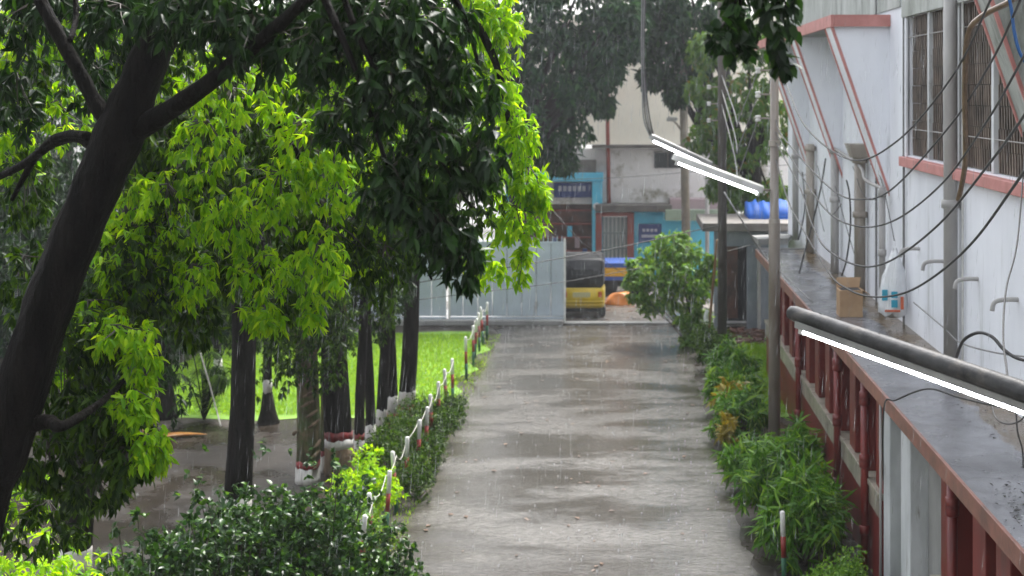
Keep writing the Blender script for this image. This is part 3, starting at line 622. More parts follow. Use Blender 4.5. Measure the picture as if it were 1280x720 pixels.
sx('eave', M['sgray2'], 744, 840, 256, 265, SY-.6, 1.2, bevel=.02)
sx('upper_wall', M['swhite'], 640, 985, 186, 255, SY+.3, .3)
sx('ledge', M['sgray2'], 740, 905, 181.5, 185.5, SY-.0, .8)
sx('upper_wall', M['scream'], 640, 985, 20, 181, SY+1.2, .3)
uw = sx('window', M['glass'], 818, 851, 191, 210, SY+.25, .06)
sx('window_frame', M['sgray2'], 817, 852, 189, 191, SY+.2, .1, uw); sx('window_frame', M['sgray2'], 834, 835.5, 191, 210, SY+.22, .06, uw)
MB().tube([(X(761,SY), SY+.1, Z(255,SY)), (X(758,SY), SY+.1, Z(60,SY))], .07, 8).build('drain_pipe', M['sred'], shop, True)
sx('balcony', M['spink'], 838, 900, 249, 262, SY-.5, .9); sx('balcony', M['sgreen'], 832, 905, 262.5, 276, SY-.8, 1.1)
sx('plinth', M['greyconc'], 640, 905, 352, 375, SY-.3, 1.2)
sx('side_wall', M['sgray2'], 700, 745, 200, 216, SY, .5)

# flatbed goods cart with painted side, orange sheet bundle
M['orange'] = mat('orange plastic sheet', (0.62,0.22,0.03), (0.5,0.15,0.02), 4, 0.4, 0.2)
M['bedyellow'] = mat('yellow band', (0.62,0.36,0.02), (0.5,0.28,0.02), 3, 0.4)
M['bedblue'] = mat('blue band', (0.03,0.09,0.35), None, 3, 0.4)
ct_y = 45.0; ct = empty('flatbed_truck', (X(775,ct_y), ct_y, 0), 'flatbed with blue and yellow painted side parked in front of the shop', 'truck')
for nm, mm, a_, b_ in (('side_band','bedblue',329,334.5), ('side_band','bedyellow',335,345.5), ('side_band','bedblue',346,350.5)):
    sx(nm, M[mm], 748, 812, a_, b_, ct_y, 1.5, ct)
sx('chassis', M['tyre'], 752, 810, 351, 358, ct_y+.15, 1.1, ct)
for px in (758, 800):
    for yy_ in (ct_y+.12, ct_y+1.2):
        MB().tube([(X(px,ct_y), yy_, .36), (X(px,ct_y), yy_+.18, .36)], .36, 18).build('wheel', M['tyre'], ct, True)
ob = MB(); cx_, cy_ = X(772,43.6), 43.6
rr = []
for i, z in enumerate(np.linspace(0.0, .34, 7)):
    t_ = i/6; rr.append([(cx_+.12*t_+(.52-.26*t_)*math.cos(a_)*(1+.12*math.sin(3*a_+i)), cy_+(.38-.2*t_)*math.sin(a_)*(1+.12*math.cos(4*a_+i)), z+.03*math.sin(2*a_)) for a_ in np.linspace(0,6.2832,17)[:-1]])
tag(ob.loft(rr).build('sheet_bundle', M['orange'], None, True), 'orange plastic sheet bundle on the street beside the rickshaw', 'bundle')
# street pole with lamp
sp = empty('street_pole', (X(856,46), 46, 0), 'concrete street pole with a small lamp arm in front of the upper wall', 'pole')
M['poleconc'] = mat('pole concrete', (0.24,0.21,0.17), (0.15,0.13,0.105), 3, 0.7)
MB().tube([(X(859,46),46,0), (X(853,46),46,Z(60,46))], [.15,.12], 10).build('shaft', M['poleconc'], sp, True)
MB().tube([P(853,165,46), P(846,155,45.9), P(836,146,45.7)], .03, 6).build('arm', M['steel'], sp)
p = P(840,150,45.75); MB().loft([rrect(p[0],p[2]+.04,.34,.1,.04,45.6), rrect(p[0],p[2],.34,.1,.04,45.95)]).build('lamp_head', M['fixture'], sp)
tp = empty('thin_pole', (X(884,46.5), 46.5, 0), 'thin grey pipe pole standing by the mauve balcony', 'pole')
MB().tube([(X(884,46.5),46.5,0), (X(884,46.5),46.5,Z(195,46.5))], .07, 8).build('shaft', M['pipe'], tp, True)

# shed on the right
HY = 39.0
sh = empty('shed', (3.9, HY, 0), 'low grey shed with slab roof and dark doorway behind the wooden pole', 'shed')
M['shed'] = mat('grey blue plaster', (0.27,0.30,0.34), (0.18,0.20,0.23), 1.2, 0.7, 0.1, dirt=((0.09,0.09,0.09), 1.5, (1,1,.3), .55, .75))
def shx(name, m, px0, px1, py0, py1, Y0, d, bevel=0): return MB().box(X(px0,Y0), X(px1,Y0), Y0, Y0+d, max(Z(py1,Y0),0), Z(py0,Y0)).build(name, m, sh, bevel=bevel)
shx('wall', M['shed'], 893, 907, 290, 420, HY, .25); shx('wall', M['shed'], 934, 1010, 290, 420, HY, .25); shx('lintel', M['shed'], 907.1, 933.9, 290, 308, HY+.01, .24)
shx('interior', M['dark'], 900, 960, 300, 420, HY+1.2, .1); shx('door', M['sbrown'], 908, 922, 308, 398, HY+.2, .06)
shx('roof_slab', M['sgray2'], 878, 1015, 279, 289.5, HY-.5, 3.0, .02)
for px in (947, 968): shx('buttress', M['pipe'], px, px+4, 295, 420, HY-.12, .119)
MB().loft([[(X(948,33.6),33.6,Z(300,33.6)+.02),(X(985,33.6),33.6,Z(300,33.6)+.04),(X(985,33.6),33.6,Z(306,33.6)),(X(948,33.6),33.6,Z(306,33.6))], [(X(940,38.5),38.5,2.62),(X(990,38.5),38.5,2.66),(X(990,38.5),38.5,2.60),(X(940,38.5),38.5,2.56)]]).build('link_slab', M['greyconc'], sh)
tr = MB(); rr = []
M['tarp'] = mat('blue tarpaulin', (0.012,0.10,0.42), (0.01,0.06,0.26), 3, 0.6, 0.5, 6, spec=.2)
for i in range(15):
    x = X(935+i*3.6, 40); rr.append([(x, 39.6, Z(281,39.6)+.02), (x, 39.9+.1*math.sin(i*3.1), Z(266-8*random.random(),40)), (x, 40.4, Z(258-9*random.random(),40)), (x, 41, Z(256,40)), (x, 41.2, Z(281,41.2)+.1)])
tag(tr.loft(rr).build('tarpaulin', M['tarp'], None, True), 'bright blue tarpaulin heaped on the shed roof', 'tarpaulin')
cable('bamboo_stick', 'brown bamboo stick leaning against the wooden pole', [P(885,432,35.2), P(890,370,34.8), (2.42,34.2,Z(300,34.2))], .035, M['bamboo'])
bpy.data.objects['bamboo_stick']['category'] = 'stick'
# rubble strip before the shed
rb = MB()
for k in range(120):
    x = random.uniform(2.7, 4.6); y = random.uniform(36.6, 38.7); r_ = random.uniform(.03, .12); 
    q8 = [(x+sx_*r_*random.uniform(.5,1), y+sy_*r_*random.uniform(.5,1), max(0,sz_)*r_*random.uniform(.5,1.1)) for sx_ in (-1,1) for sy_ in (-1,1) for sz_ in (0,1)]
    rb.add(q8, [(0,1,3,2),(4,6,7,5),(0,4,5,1),(2,3,7,6),(1,5,7,3)])
tag(rb.build('rubble', M['sbrown']), 'brown rubble strewn in front of the grey shed', 'rubble', kind='stuff')

# ------------------------------------------------------------------ fence posts and rope
def make_post():
    r = empty('fence_post', (0,0,0), '', 'post')
    MB().tube([(0,0,0), (0,0,.36)], .034, 10).build('green_band', M['postgreen'], r, True)
    MB().tube([(0,0,.36), (0,0,.64)], .034, 10).build('red_band', M['postred'], r, True)
    MB().tube([(0,0,.64), (0,0,.95), (0,0,.965)], [.034,.034,.022], 10).build('white_band', M['white'], r, True)
    return r
proto = make_post(); first = True
tops = []
def place_post(x, y, label, group, sc=1.0, tilt=0):
    global first
    o = proto if first else copy_tree(proto); first = False
    o.location = (x, y, 0); o.scale = (1,1,sc); o.rotation_euler = (random.uniform(-.07,.07), tilt+random.uniform(-.07,.07), random.uniform(0,6))
    o['label'] = label; o['group'] = group; tops.append(Vector((x, y, .9*sc))); return o
for y in [18.6, 19.7, 20.75, 21.9, 22.9, 24.0, 25.0, 26.1, 27.2, 28.4, 29.5]:
    place_post(-3.38+random.uniform(-.03,.03), y, 'white topped red and green fence post in the shrubs by the trunk row', 'fence posts in the shrubs')
near_n = len(tops)
for y, t_ in ((32.2,-.05), (33.6,.03), (34.7,.05), (35.6,-.04), (36.5,.06), (37.4,0)):
    place_post(-3.42+random.uniform(-.05,.05), y, 'slim red and green fence post on the lawn edge near the gate', 'fence posts on the lawn edge', 1.02, t_)
def ropes(name, label, pts, zoff, group):
    path = []
    for a_, b_ in zip(pts[:-1], pts[1:]):
        sag_ = random.uniform(.03, .17)
        for k in range(5):
            t = k/5; p = a_.lerp(b_, t); p.z += zoff-sag_*4*t*(1-t); path.append(p)
    path.append(pts[-1]+Vector((0,0,zoff)))
    tag(MB().tube(path, .007, 5).build(name, M['rope'], None, True), label, 'rope', group)
ropes('rope', 'pale rope strung along the fence posts in the shrubs', tops[:near_n], 0, None)
ropes('rope', 'white rope and cloth strung between the fence posts on the lawn edge', tops[near_n:], 0, None)
place_post(2.21, 18.75, 'white topped red and green post standing before the oleander shrubs', 'posts on the right')
o_ = place_post(2.33, 36.2, 'white topped post with knotted cloth beside the leaning bamboo', 'posts on the right')
cl = MB().tube(smooth_path([(2.30,36.15,.95),(2.24,36.1,.75),(2.33,36.1,.55),(2.27,36.1,.3)]), [.05]*19, 7)
tag(cl.build('knotted_cloth', M['bag'], None, True), 'white cloth strip knotted on the post beside the leaning bamboo', 'cloth')

# ------------------------------------------------------------------ tree row on the left
def crown(root, cen, rad, nclump, nper, L, m, k=6, tpl=LT_SIMPLE, wid=0.36, name='crown', clump=0.35, down=0.9):
    ls = []; b = ball(nclump, 0.35)
    for q_ in b:
        c_ = np.array(cen)+q_*np.array(rad); rr_ = np.array(rad)*clump*rng.uniform(0.7, 1.3)
        ls.append(whorls(c_, rr_, nper, k, L, down, 0.3))
    pos, d, up, sz, tips = cat(ls)
    return tag(leaf_mesh(name, pos, d, up, sz, m, tpl, wid, 0.3, root), kind='stuff'), np.array(cen)+b*np.array(rad)
def trunk_tree(label, px, base_py, w_px, lean=0, top=8.5, bands=None, bk='bark_row', flare=1.25, crn=None, name='tree', group='trees in the row'):
    """bands: list of (z0, z1, material) painted on the trunk"""
    X0, Y0, _ = G(px, base_py); r = w_px*Y0/F/2
    t = empty(name, (X0, Y0, 0), label, 'tree', group)
    zs = sorted(set([0, .08, .25, .6, 1.2, 2, 3, 4.2, 5.5, 7, top]+[z for bnd in (bands or []) for z in bnd[:2]]))
    ph = random.uniform(0, 6)
    def cx(z): return X0+lean*z+.05*math.sin(z*.9+ph)-.05*math.sin(ph), Y0+.04*math.sin(z*1.1+ph)
    def rad(z): return r*(1+(flare-1)*max(0, 1-z/.7)**2)*(1-.055*z)
    def bandm(z):
        for z0, z1, mm in (bands or []):
            if z0-1e-6 <= z < z1-1e-6: return mm
        return bk
    bz = set(z for bnd in (bands or []) for z in bnd[:2] if z > .01); RG = {}
    def ring(z):
        if z not in RG:
            r_ = max(rad(z), .02); x_, y_ = cx(z); e = 1.0 if z in bz else 0
            RG[z] = [(x_+r_*math.cos(t_)*(1+random.uniform(-.035,.035)), y_+r_*math.sin(t_)*(1+random.uniform(-.035,.035)), z+e*random.uniform(-.025,.025)) for t_ in np.linspace(0, 2*math.pi, 23)[:-1]]
        return RG[z]
    runs = []
    for i in range(len(zs)-1):
        mm = bandm(zs[i])
        if runs and runs[-1][0] == mm: runs[-1][1].append(zs[i+1])
        else: runs.append((mm, [zs[i], zs[i+1]]))
    for mm, zz in runs:
        MB().loft([ring(z) for z in zz]).build('trunk' if mm == bk else ('paint_band'), M[mm], t, True)
    if crn:
        cen, rd, nc, npr, L_, mm = crn
        _, cs = crown(t, cen, rd, nc, npr, L_, M[mm])
        mb = MB(); a_ = Vector((*cx(top*.6), top*.6))
        for q_ in cs[::max(1, len(cs)//9)]:
            q_ = Vector(q_); md = a_.lerp(q_, .5)+Vector((0,0,.25)); mb.tube([a_, md, q_], [rad(top*.6)*.5, .04, .015], 6, False)
        mb.build('limb', M[bk], t, True)
    return t
W, Rr = 'whitewash', 'redwash'
def crn(px, py, Y, rx_, rz_, nc, npr, L_, mm, ry_=None):
    return (P(px,py,Y), (rx_, ry_ or rx_, rz_), nc, npr, L_, mm)
trunk_tree('stout dark tree rising out of the glossy bush in front of the muddy ground', 296, 685, 35, 0, 8.5, [(0,.75,W)], 'bark_row', 1.1, crn(280,270,20.3,1.3,1.5,46,24,.13,'leaf_mid'))
trunk_tree('mossy scarred tree with red and white painted foot', 384, 603, 30, 0, 7.5, [(0,.26,W),(.26,.36,Rr)], 'bark_scar', 1.05, crn(388,385,23.0,.75,1.25,44,24,.12,'leaf_mid'))
sc_t = bpy.data.objects['tree.001']; xs_, ys_, _ = sc_t.location
for k_ in range(11):
    a_ = random.uniform(3.4, 6.0); z_ = .5+k_*.17; rr_ = .225
    MB().tube([(xs_+rr_*math.cos(a_+q_)*(.97), ys_+rr_*math.sin(a_+q_)*(.97), z_+.05*math.sin(q_*2.5)) for q_ in np.linspace(-.5,.5,6)], [.01,.025,.032,.032,.025,.01], 6).build('bark_scar', M['barkbare'], sc_t, True)
trunk_tree('slender tree with white and red foot right beside the mossy scarred tree', 403, 590, 12, 0, 7, [(0,.28,W),(.28,.38,Rr)], 'bark_scar', 1.0, crn(400,150,24,1.2,1.5,18,16,.12,'leaf_dark'))
trunk_tree('thick black tree with peeling brown foot under its white and red band', 426, 592, 36, -.012, 8.5, [(0,.46,'barkbare'),(.46,.60,W),(.60,.74,Rr)], 'bark_row', 1.22, crn(410,60,24.5,1.8,1.6,36,18,.13,'leaf_dark'))
trunk_tree('slim dark tree with red over white band beside the thick black tree', 450, 578, 13, 0, 8, [(.15,.42,W),(.42,.52,Rr)], 'bark_row', 1.1, crn(455,320,24.8,.7,1.4,26,20,.12,'leaf_mid'))
trunk_tree('slim dark tree with white band only behind the lime shrub', 463, 562, 13, .005, 8, [(.15,.45,W)], 'bark_row', 1.1, crn(470,120,26,1.1,1.5,18,16,.12,'leaf_dark'))
trunk_tree('slim mossy dark tree standing close before a white banded twin', 476, 553, 14, .01, 8, [(.3,.62,W)], 'bark_row', 1.1, crn(482,330,26.3,.7,1.4,26,20,.12,'leaf_dark'))
trunk_tree('dark tree with white band above a red foot next to the leaning tree', 490, 540, 14, .008, 8, [(0,.35,Rr),(.35,.68,W)], 'bark_row', 1.1, crn(495,130,27,1.2,1.5,18,16,.12,'leaf_dark'))
trunk_tree('leaning dark tree at the end of the row by the lawn with red foot', 505, 528, 22, .075, 8, [(0,.36,Rr),(.36,.62,W)], 'bark_row', 1.1, crn(530,110,28.5,1.4,1.6,24,16,.12,'leaf_mid'))
trunk_tree('small tree with white band and cone of roots on the wet mud', 336, 528, 12, 0, 7, [(.6,.85,W)], 'bark_row', 2.4, crn(325,370,27,1.1,1.5,40,22,.12,'leaf_mid'))
trunk_tree('dark tree with flared foot beside the fallen palm sheath', 205, 522, 24, -.06, 7.5, None, 'bark_row', 1.55, crn(185,330,28.2,1.7,1.7,50,24,.13,'leaf_dark'))
trunk_tree('far slim white banded tree behind the palm shrub', 273, 495, 11, 0, 7.5, [(.35,.8,W)], 'bark_row', 1.2, crn(270,250,31,1.6,1.8,26,16,.13,'leaf_far'))
trunk_tree('short leaning dark tree with white foot behind the lime leaves', 92, 712, 36, .16, 5.0, [(0,.3,W)], 'bark_row', 1.2, crn(160,400,18.5,1.2,1.0,24,18,.13,'leaf_dark'))
# trees farther back
UNDER = []
FARL = [('broad dark tree beyond the lawn behind the trunk row', -9.0, 43.5, 5.4, 3.6, 3.2, 'leaf_far'),
        ('tall bluish green tree far back on the left', -15.0, 39.0, 5.0, 3.8, 4.0, 'leaf_far'),
        ('dense dark tree far back behind the muddy ground', -14.6, 31.5, 4.6, 3.0, 3.6, 'leaf_dark'),
        ('bushy dark tree behind the flared trunk', -10.8, 35.5, 4.4, 2.4, 2.6, 'leaf_dark'),
        ('light green bushy tree in front of the boundary wall', -12.6, 38.4, 2.4, 2.2, 2.0, 'leaf_mid'),
        ('wide dark tree overhanging the left gate leaf', -6.6, 41.8, 5.6, 2.6, 2.2, 'leaf_far'),
        ('pale bushy tree at the left end of the boundary wall', -20.0, 45.0, 5.5, 4.0, 4.2, 'leaf_far')]
def far_tree(label, x, y, zc, rx_, rz_, mm, nc=64, npr=48, L_=.24, tz=None, name='tree', group='trees far back'):
    t = empty(name, (x, y, 0), label, 'tree', group)
    MB().tube([(x,y,0), (x+.1,y,1.5), (x-.05,y,zc)], [.28,.2,.12], 10).build('trunk', M['bark_row'], t, True)
    _, cs = crown(t, (x, y, zc), (rx_, rx_, rz_), nc, npr, L_, M[mm], 6, wid=.32)
    mb = MB()
    for q_ in cs[::4]:
        q_ = Vector(q_); mb.tube([(x,y,zc*.55), Vector((x,y,zc*.55)).lerp(q_,.5)+Vector((0,0,.3)), q_], [.1,.06,.02], 5, False)
    mb.build('limb', M['bark_row'], t, True); return t
for a_ in FARL: far_tree(*a_)
for x, y, h_, lab in ((-9.6,37.6,1.9,'dark understory shrub before the boundary wall near the lawn'), (-12.5,35.0,2.3,'dark understory shrub behind the muddy ground'), (-14.5,33.0,2.6,'tall dark understory shrub behind the near trunk'), (-16.5,36.0,3.0,'tallest dark understory shrub before the boundary wall')):
    UNDER.append((lab, x, y, h_))
# trees over the street
c = P(690,40,44.5)
def leafy_mass(label, trunk_xy, clumps, mm, L_, npr, k=7, group='trees over the street'):
    t = empty('tree', (trunk_xy[0], trunk_xy[1], 0), label, 'tree', group); x, y = trunk_xy
    zc = np.mean([q_[1] for q_ in clumps]); top = P(0, zc, y)[2]
    MB().tube([(x,y,0), (x+.15,y,2.5), (x,y,max(top,4.5))], [.32,.25,.16], 10).build('trunk', M['bark_row'], t, True)
    ls = []; mb = MB()
    for (px, py, Y, r_px) in clumps:
        cc = np.array(P(px,py,Y)); r_ = r_px*Y/F
        ls.append(whorls(cc, (r_, r_, r_*.85), npr, k, L_, 1.0, .25))
        a_ = Vector((x,y,3.8)); mb.tube([a_, a_.lerp(Vector(cc), .5)+Vector((0,0,.5)), cc], [.12,.07,.02], 6, False)
    pos, d, up, sz, tips = cat(ls)
    tag(leaf_mesh('crown', pos, d, up, sz, M[mm], LT_SIMPLE, .44, .35, t), kind='stuff'); mb.build('limb', M['bark_row'], t, True)
leafy_mass('big dark green tree hanging over the grey gate and the blue shop', (X(640,44), 44.0),
    [(660,20,44,60),(720,10,43.5,60),(690,70,44,55),(740,60,43.5,42),(680,120,44.5,50),(730,110,43,40),(700,165,44,42),(665,180,44.5,40),(650,140,44,45),(620,60,45,60),(600,150,45,60),(700,198,43.8,22),(560,60,45.5,60),(640,-50,44,70),(740,-50,43.5,60),(560,220,45.5,50),(765,25,43,30),(772,60,43,24),(760,90,43,22),(785,20,43,26),(752,130,43,16),(790,55,43,16)], 'leaf_far', .30, 150)
leafy_mass('dark tree high above the street pole', (X(905,47), 47.0),
    [(815,5,46,45),(850,40,46,40),(870,-10,46,50),(830,75,46,32),(850,105,46,24),(790,-30,46,50),(815,95,46.2,20),(800,55,46,26),(845,118,46,18),(870,70,46,30),(835,20,46,36),(905,20,46.5,45),(850,-70,46,60)], 'leaf_far', .28, 110)
leafy_mass('lighter green tree with reddish shoots behind the wooden pole', (X(940,43), 43.0),
    [(880,110,43,30),(905,150,43,40),(935,120,43,40),(885,175,43,30),(915,205,43,34),(945,180,43,40),(960,235,43,30),(930,245,43,28),(885,60,43.5,32),(935,60,43.5,45),(970,150,43,40),(900,235,43,22),(975,60,43,40)], 'leaf_farlight', .24, 100)

# ------------------------------------------------------------------ shrubs
def shrub(label, base, rad, nc, npr, L_, m, tpl=LT_SIMPLE, wid=.5, name='shrub', group=None, down=.15, k=5, cl=.3, zlift=.95, stem_r=.012, sprigs=0):
    x, y = base; t = empty(name, (x, y, 0), label, 'shrub', group)
    b = ball(nc, .5); b[:,2] = np.abs(b[:,2])*1.0-.25*(rng.random(nc) < .5)*rng.random(nc)*2
    cs = np.array([x, y, rad[2]*zlift*.5])+b*np.array([rad[0], rad[1], rad[2]*.5])
    cs[:,2] = np.maximum(cs[:,2]*rng.uniform(.85, 1.12, nc), .12)
    ex = np.stack([x+rng.uniform(-.8,.8,sprigs)*rad[0], y+rng.uniform(-.8,.8,sprigs)*rad[1], rad[2]*rng.uniform(.92,1.22,sprigs)], 1) if sprigs else np.zeros((0,3))
    ls = [whorls(c_, np.array([max(rad)]*3)*cl*rng.uniform(.7,1.25), npr, k, L_, down, .2) for c_ in cs]
    ls += [whorls(c_, (.09,.09,.14), 5, k, L_, down, .2) for c_ in ex]; cs = np.concatenate([cs, ex])
    pos, d, up, sz, tips = cat(ls); keep = pos[:,2] > .03
    tag(leaf_mesh('foliage', pos[keep], d[keep], up[keep], sz[keep], m, tpl, wid, .3, t), kind='stuff')
    mb = MB()
    for c_ in cs[::2]: mb.tube([(x+random.uniform(-.15,.15)*rad[0], y+random.uniform(-.15,.15)*rad[1], 0), (x*.4+c_[0]*.6, y*.4+c_[1]*.6, c_[2]*.5), c_], [stem_r, stem_r*.8, stem_r*.4], 5, False)
    tag(mb.build('stems', M['twig'], t, True), kind='stuff'); return t
for lab, x, y, h_ in UNDER: shrub(lab, (x, y), (1.5,1.3,h_), 40, 40, .17, M['leaf_far'], LT_SIMPLE, .42, 'understory_shrub', down=.5, cl=.25)
# big glossy bush at the bottom left (three plants)
LBS = iter(['glossy dark green bush beside the lime corner shrub', 'glossy dark green bush at the foot of the stout tree', 'tallest glossy dark green bush in front of the mossy scarred tree', 'low glossy dark green bush at the road edge below the fence posts'])
for (px, py, Y, rx_, hz, nc) in ((190,690,15.6,.75,1.55,34), (300,690,16.6,.85,1.62,44), (400,690,17.0,.85,1.70,50), (475,700,16.6,.5,1.15,26)):
    x = X(px, Y); shrub(next(LBS), (x, Y), (rx_, .8, hz), nc, 26, .085, M['leaf_bush'], LT_FULL, .62, 'glossy_bush', 'glossy bushes along the bottom', .1, 5, .24, sprigs=11)
shrub('tall twiggy sprout with glossy leaves on top of the dark bush', (X(292,16), 16), (.22,.25,2.35), 9, 14, .085, M['leaf_bush'], LT_FULL, .62, 'bush_sprout')
shrub('lime green shrub in the bottom corner below the near tree', (X(25,13.2), 13.2), (.75,.7,2.35), 40, 30, .10, M['leaf_lime'], LT_SIMPLE, .4, 'lime_shrub', down=.5)
shrub('bright lime shrub by the white fence posts', (-3.85, 21.3), (.42,.75,.95), 34, 26, .075, M['leaf_lime'], LT_SIMPLE, .55, 'lime_shrub')
shrub('low lime shrub below the bright lime shrub at the road edge', (-3.62, 19.7), (.30,.6,.75), 24, 24, .075, M['leaf_shrub'], LT_SIMPLE, .55, 'lime_shrub')
for y, rx_, hz, lab in ((23.6,.5,.78,'low green shrub at the foot of the slim dark trees'), (25.2,.5,.75,'feathery green shrub between the fence posts and trunk row'), (26.9,.45,.72,'feathery green shrub at the end of the shrubbery by the lawn')):
    shrub(lab, (-3.78, y), (rx_, .85, hz), 26, 24, .07, M['leaf_mid'], LT_SIMPLE, .35, 'low_shrub', 'low shrubs under the trunk row')
for y in (22.6, 24.3, 26.2, 27.6): shrub('green shrub spilling over the road edge under the rope', (-3.25, y), (.27,.65,.62), 20, 22, .07, M['leaf_mid'], LT_SIMPLE, .35, 'low_shrub', 'shrubs spilling over the road edge')
# right hedge
def lance(label, x, y, rx_, hz, nc, m='leaf_lance', L_=.24, wid=.15, name='oleander_shrub', group='long leaved shrubs along the piers'):
    return shrub(label, (x, y), (rx_, rx_*1.2, hz), nc, 7, L_, M[m], LT_LONG, wid, name, group, .35, 9, .22)
for i, (x, y, r_, hz, nc) in enumerate(((2.55,19.6,.55,1.25,44), (2.5,21.3,.62,1.3,48), (2.2,23.2,.42,.85,34), (3.05,23.6,.3,1.0,20), (2.3,26.5,.5,.95,34), (2.35,28.8,.5,.95,34), (2.5,31.0,.55,1.0,34), (2.75,20.6,.4,1.15,26))):
    lance('long narrow leaved green shrub '+['right behind the white topped post','in the middle of the hedge before the drain pipe','at the road edge below the steel pole','between steel pole and red plinth','between the two yellow crotons','just beyond the larger yellow croton','at the far end of the hedge','against the plinth by the doorway bay'][i], x, y, r_, hz, nc)
lance('yellow leaved croton in the hedge beside the steel pole', 2.25, 27.4, .24, 1.1, 12, 'leaf_yellow', .18, .26, 'croton', None)
lance('small yellow leaved croton at the road edge of the hedge', 2.0, 25.6, .12, .7, 5, 'leaf_yellow', .16, .26, 'croton', None)
for y, r_ in ((33.2,.5), (34.8,.45)): shrub('dull green shrub around the foot of the wooden pole', (2.35, y), (r_, r_, .8), 24, 22, .09, M['leaf_mid'], LT_SIMPLE, .4, 'low_shrub', 'shrubs at the wooden pole')
shrub('clipped round shrub with small leaves at the bottom edge by the piers', (2.75, 17.3), (.5,.5,.78), 50, 34, .045, M['leaf_shrub'], LT_FULL, .6, 'round_shrub', cl=.22)
def small_tree():
    Y0 = 36.6; t = empty('leafy_shrub', (X(868,Y0), Y0, 0), 'fresh green leafy small tree at the road end before the shop', 'shrub'); ls = []; mb = MB()
    for (px, py, dy, r_px) in ((798,345,0,20),(815,322,.3,22),(838,308,-.2,22),(862,322,.2,24),(882,345,.1,18),(800,368,-.1,18),(826,345,-.5,26),(850,345,-.5,26),(872,365,-.3,22),(838,372,-.3,22),(812,385,.1,14),(860,392,-.2,22),(880,395,0,14),(868,415,-.2,18),(858,432,-.3,15),(880,428,-.1,12),(826,300,.2,10),(850,298,.1,12),(790,330,.1,9),(788,352,.2,10),(888,325,0,10),(845,330,.5,26)):
        c_ = np.array(P(px, py, Y0+dy)); r_ = r_px*Y0/F
        ls.append(whorls(c_, (r_, r_, r_*.9), int(10+r_px*3.2), 6, .16, .5, .2)); b0 = (X(868+random.uniform(-6,6),Y0), Y0+random.uniform(-.15,.15), 0)
        mb.tube([b0, (b0[0]*.5+c_[0]*.5, Y0+dy*.4, c_[2]*.55), c_], [.022,.015,.006], 5, False)
    pos, d, up, sz, tips = cat(ls); tag(leaf_mesh('foliage', pos, d, up, sz, M['leaf_shrub'], LT_SIMPLE, .5, .3, t), kind='stuff'); tag(mb.build('stems', M['twig'], t, True), kind='stuff')
small_tree()
# palm shrub on the mud
pr_ = empty('palm_shrub', G(255,525), 'young palm shrub with feathery fronds on the wet mud', 'palm')
bx0 = np.array(G(255,525)); ls = []; mb = MB()
for k in range(13):
    a_ = rng.uniform(0, 6.28); R_ = rng.uniform(.5, 1.0); hh = rng.uniform(.8, 1.75); pts = []
    for t in np.linspace(0, 1, 12):
        pts.append(bx0+np.array([math.cos(a_)*R_*t, math.sin(a_)*R_*t, hh*math.sin(t*2.0)]))
    mb.tube(pts, [.018*(1-.7*t) for t in np.linspace(0,1,12)], 5, False)
    for i in range(2, 12):
        tg = nrm(pts[i]-pts[i-1]); sd_ = nrm(np.cross(tg, [0,0,1.0]))
        for j in range(3):
            for s_ in (-1, 1):
                ls.append((pts[i]-tg*.05*j, tg*.7+sd_*s_+np.array([0,0,-.35]), np.array([0,0,1.0])))
leaf_p = np.array([q_[0] for q_ in ls]); leaf_d = np.array([q_[1] for q_ in ls]); leaf_u = np.array([q_[2] for q_ in ls])
tag(leaf_mesh('fronds', leaf_p, leaf_d, leaf_u, rng.uniform(.2,.36,len(ls)), M['leaf_mid'], LT_LONG, .1, .35, pr_), kind='stuff')
tag(mb.build('frond_stems', M['leaf_mid'], pr_, True), kind='stuff')
cable('dry_frond', 'pale dry palm stalk hanging beside the palm shrub', [P(250,440,25), P(262,480,25), P(270,510,25), P(276,533,24.8)], .014, M['rope'])
bpy.data.objects['dry_frond']['category'] = 'frond'
x0_, y0_, _ = G(215,548)
fr = MB(); rr = []
for i, t in enumerate(np.linspace(-1, 1, 12)):
    wd = .13*max(0, 1-t*t)**.8*(1 if t < 0 else 1-.75*t)+.012; rr.append([(x0_+t*.62, y0_+.16*math.sin(t*2.3)+wd*math.cos(a_)*(1+.2*math.sin(3*a_+i)), .015+.03*t*t+max(0,-t-.35)**2*.75+wd*.32*(1+math.sin(a_))*(1+.4*math.cos(2*a_))) for a_ in np.linspace(0,6.2832,9)[:-1]])
M['sheath'] = mat('wet orange brown sheath', (0.42,0.20,0.045), (0.22,0.09,0.03), 5, 0.3, 0.2)
tag(fr.loft(rr).build('palm_sheath', M['sheath'], None, True), 'fallen orange brown palm sheath lying on the wet mud', 'palm sheath')

# ------------------------------------------------------------------ the near tree
nt_ = empty('near_tree', (-4.75, 9.0, 0), 'leaning dark trunked tree with hanging lime and dark green leaves', 'tree')
def px_limb(pix, ws, name='limb', m='bark', n=12):
    pts = [P(x, y, Y) for x, y, Y in pix]; r_ = [w_*p[2]/F/2 for w_, p in zip(ws, pix)]
    sm = smooth_path(pts, 5); rs = np.interp(np.linspace(0, len(r_)-1, len(sm)), range(len(r_)), r_)
    rs = [r*(1+.05*math.sin(i*1.7)) for i, r in enumerate(rs)]
    return MB().tube(sm, rs, n, True, .04).build(name, M[m], nt_, True)
pts = [(-4.75,9.0,0)]+[P(*q_) for q_ in ((-40,700,9),(8,555,9),(48,420,9),(85,320,9),(120,235,9),(150,165,9),(172,110,9),(197,50,9),(228,-15,9),(290,-140,9.1),(380,-280,9.3))]
rw = [.20]+[w_*9/F/2 for w_ in (66,61,60,59,58,60,50,47,45,40,30)]
sm = smooth_path(pts, 6); rs = np.interp(np.linspace(0, len(rw)-1, len(sm)), range(len(rw)), rw)
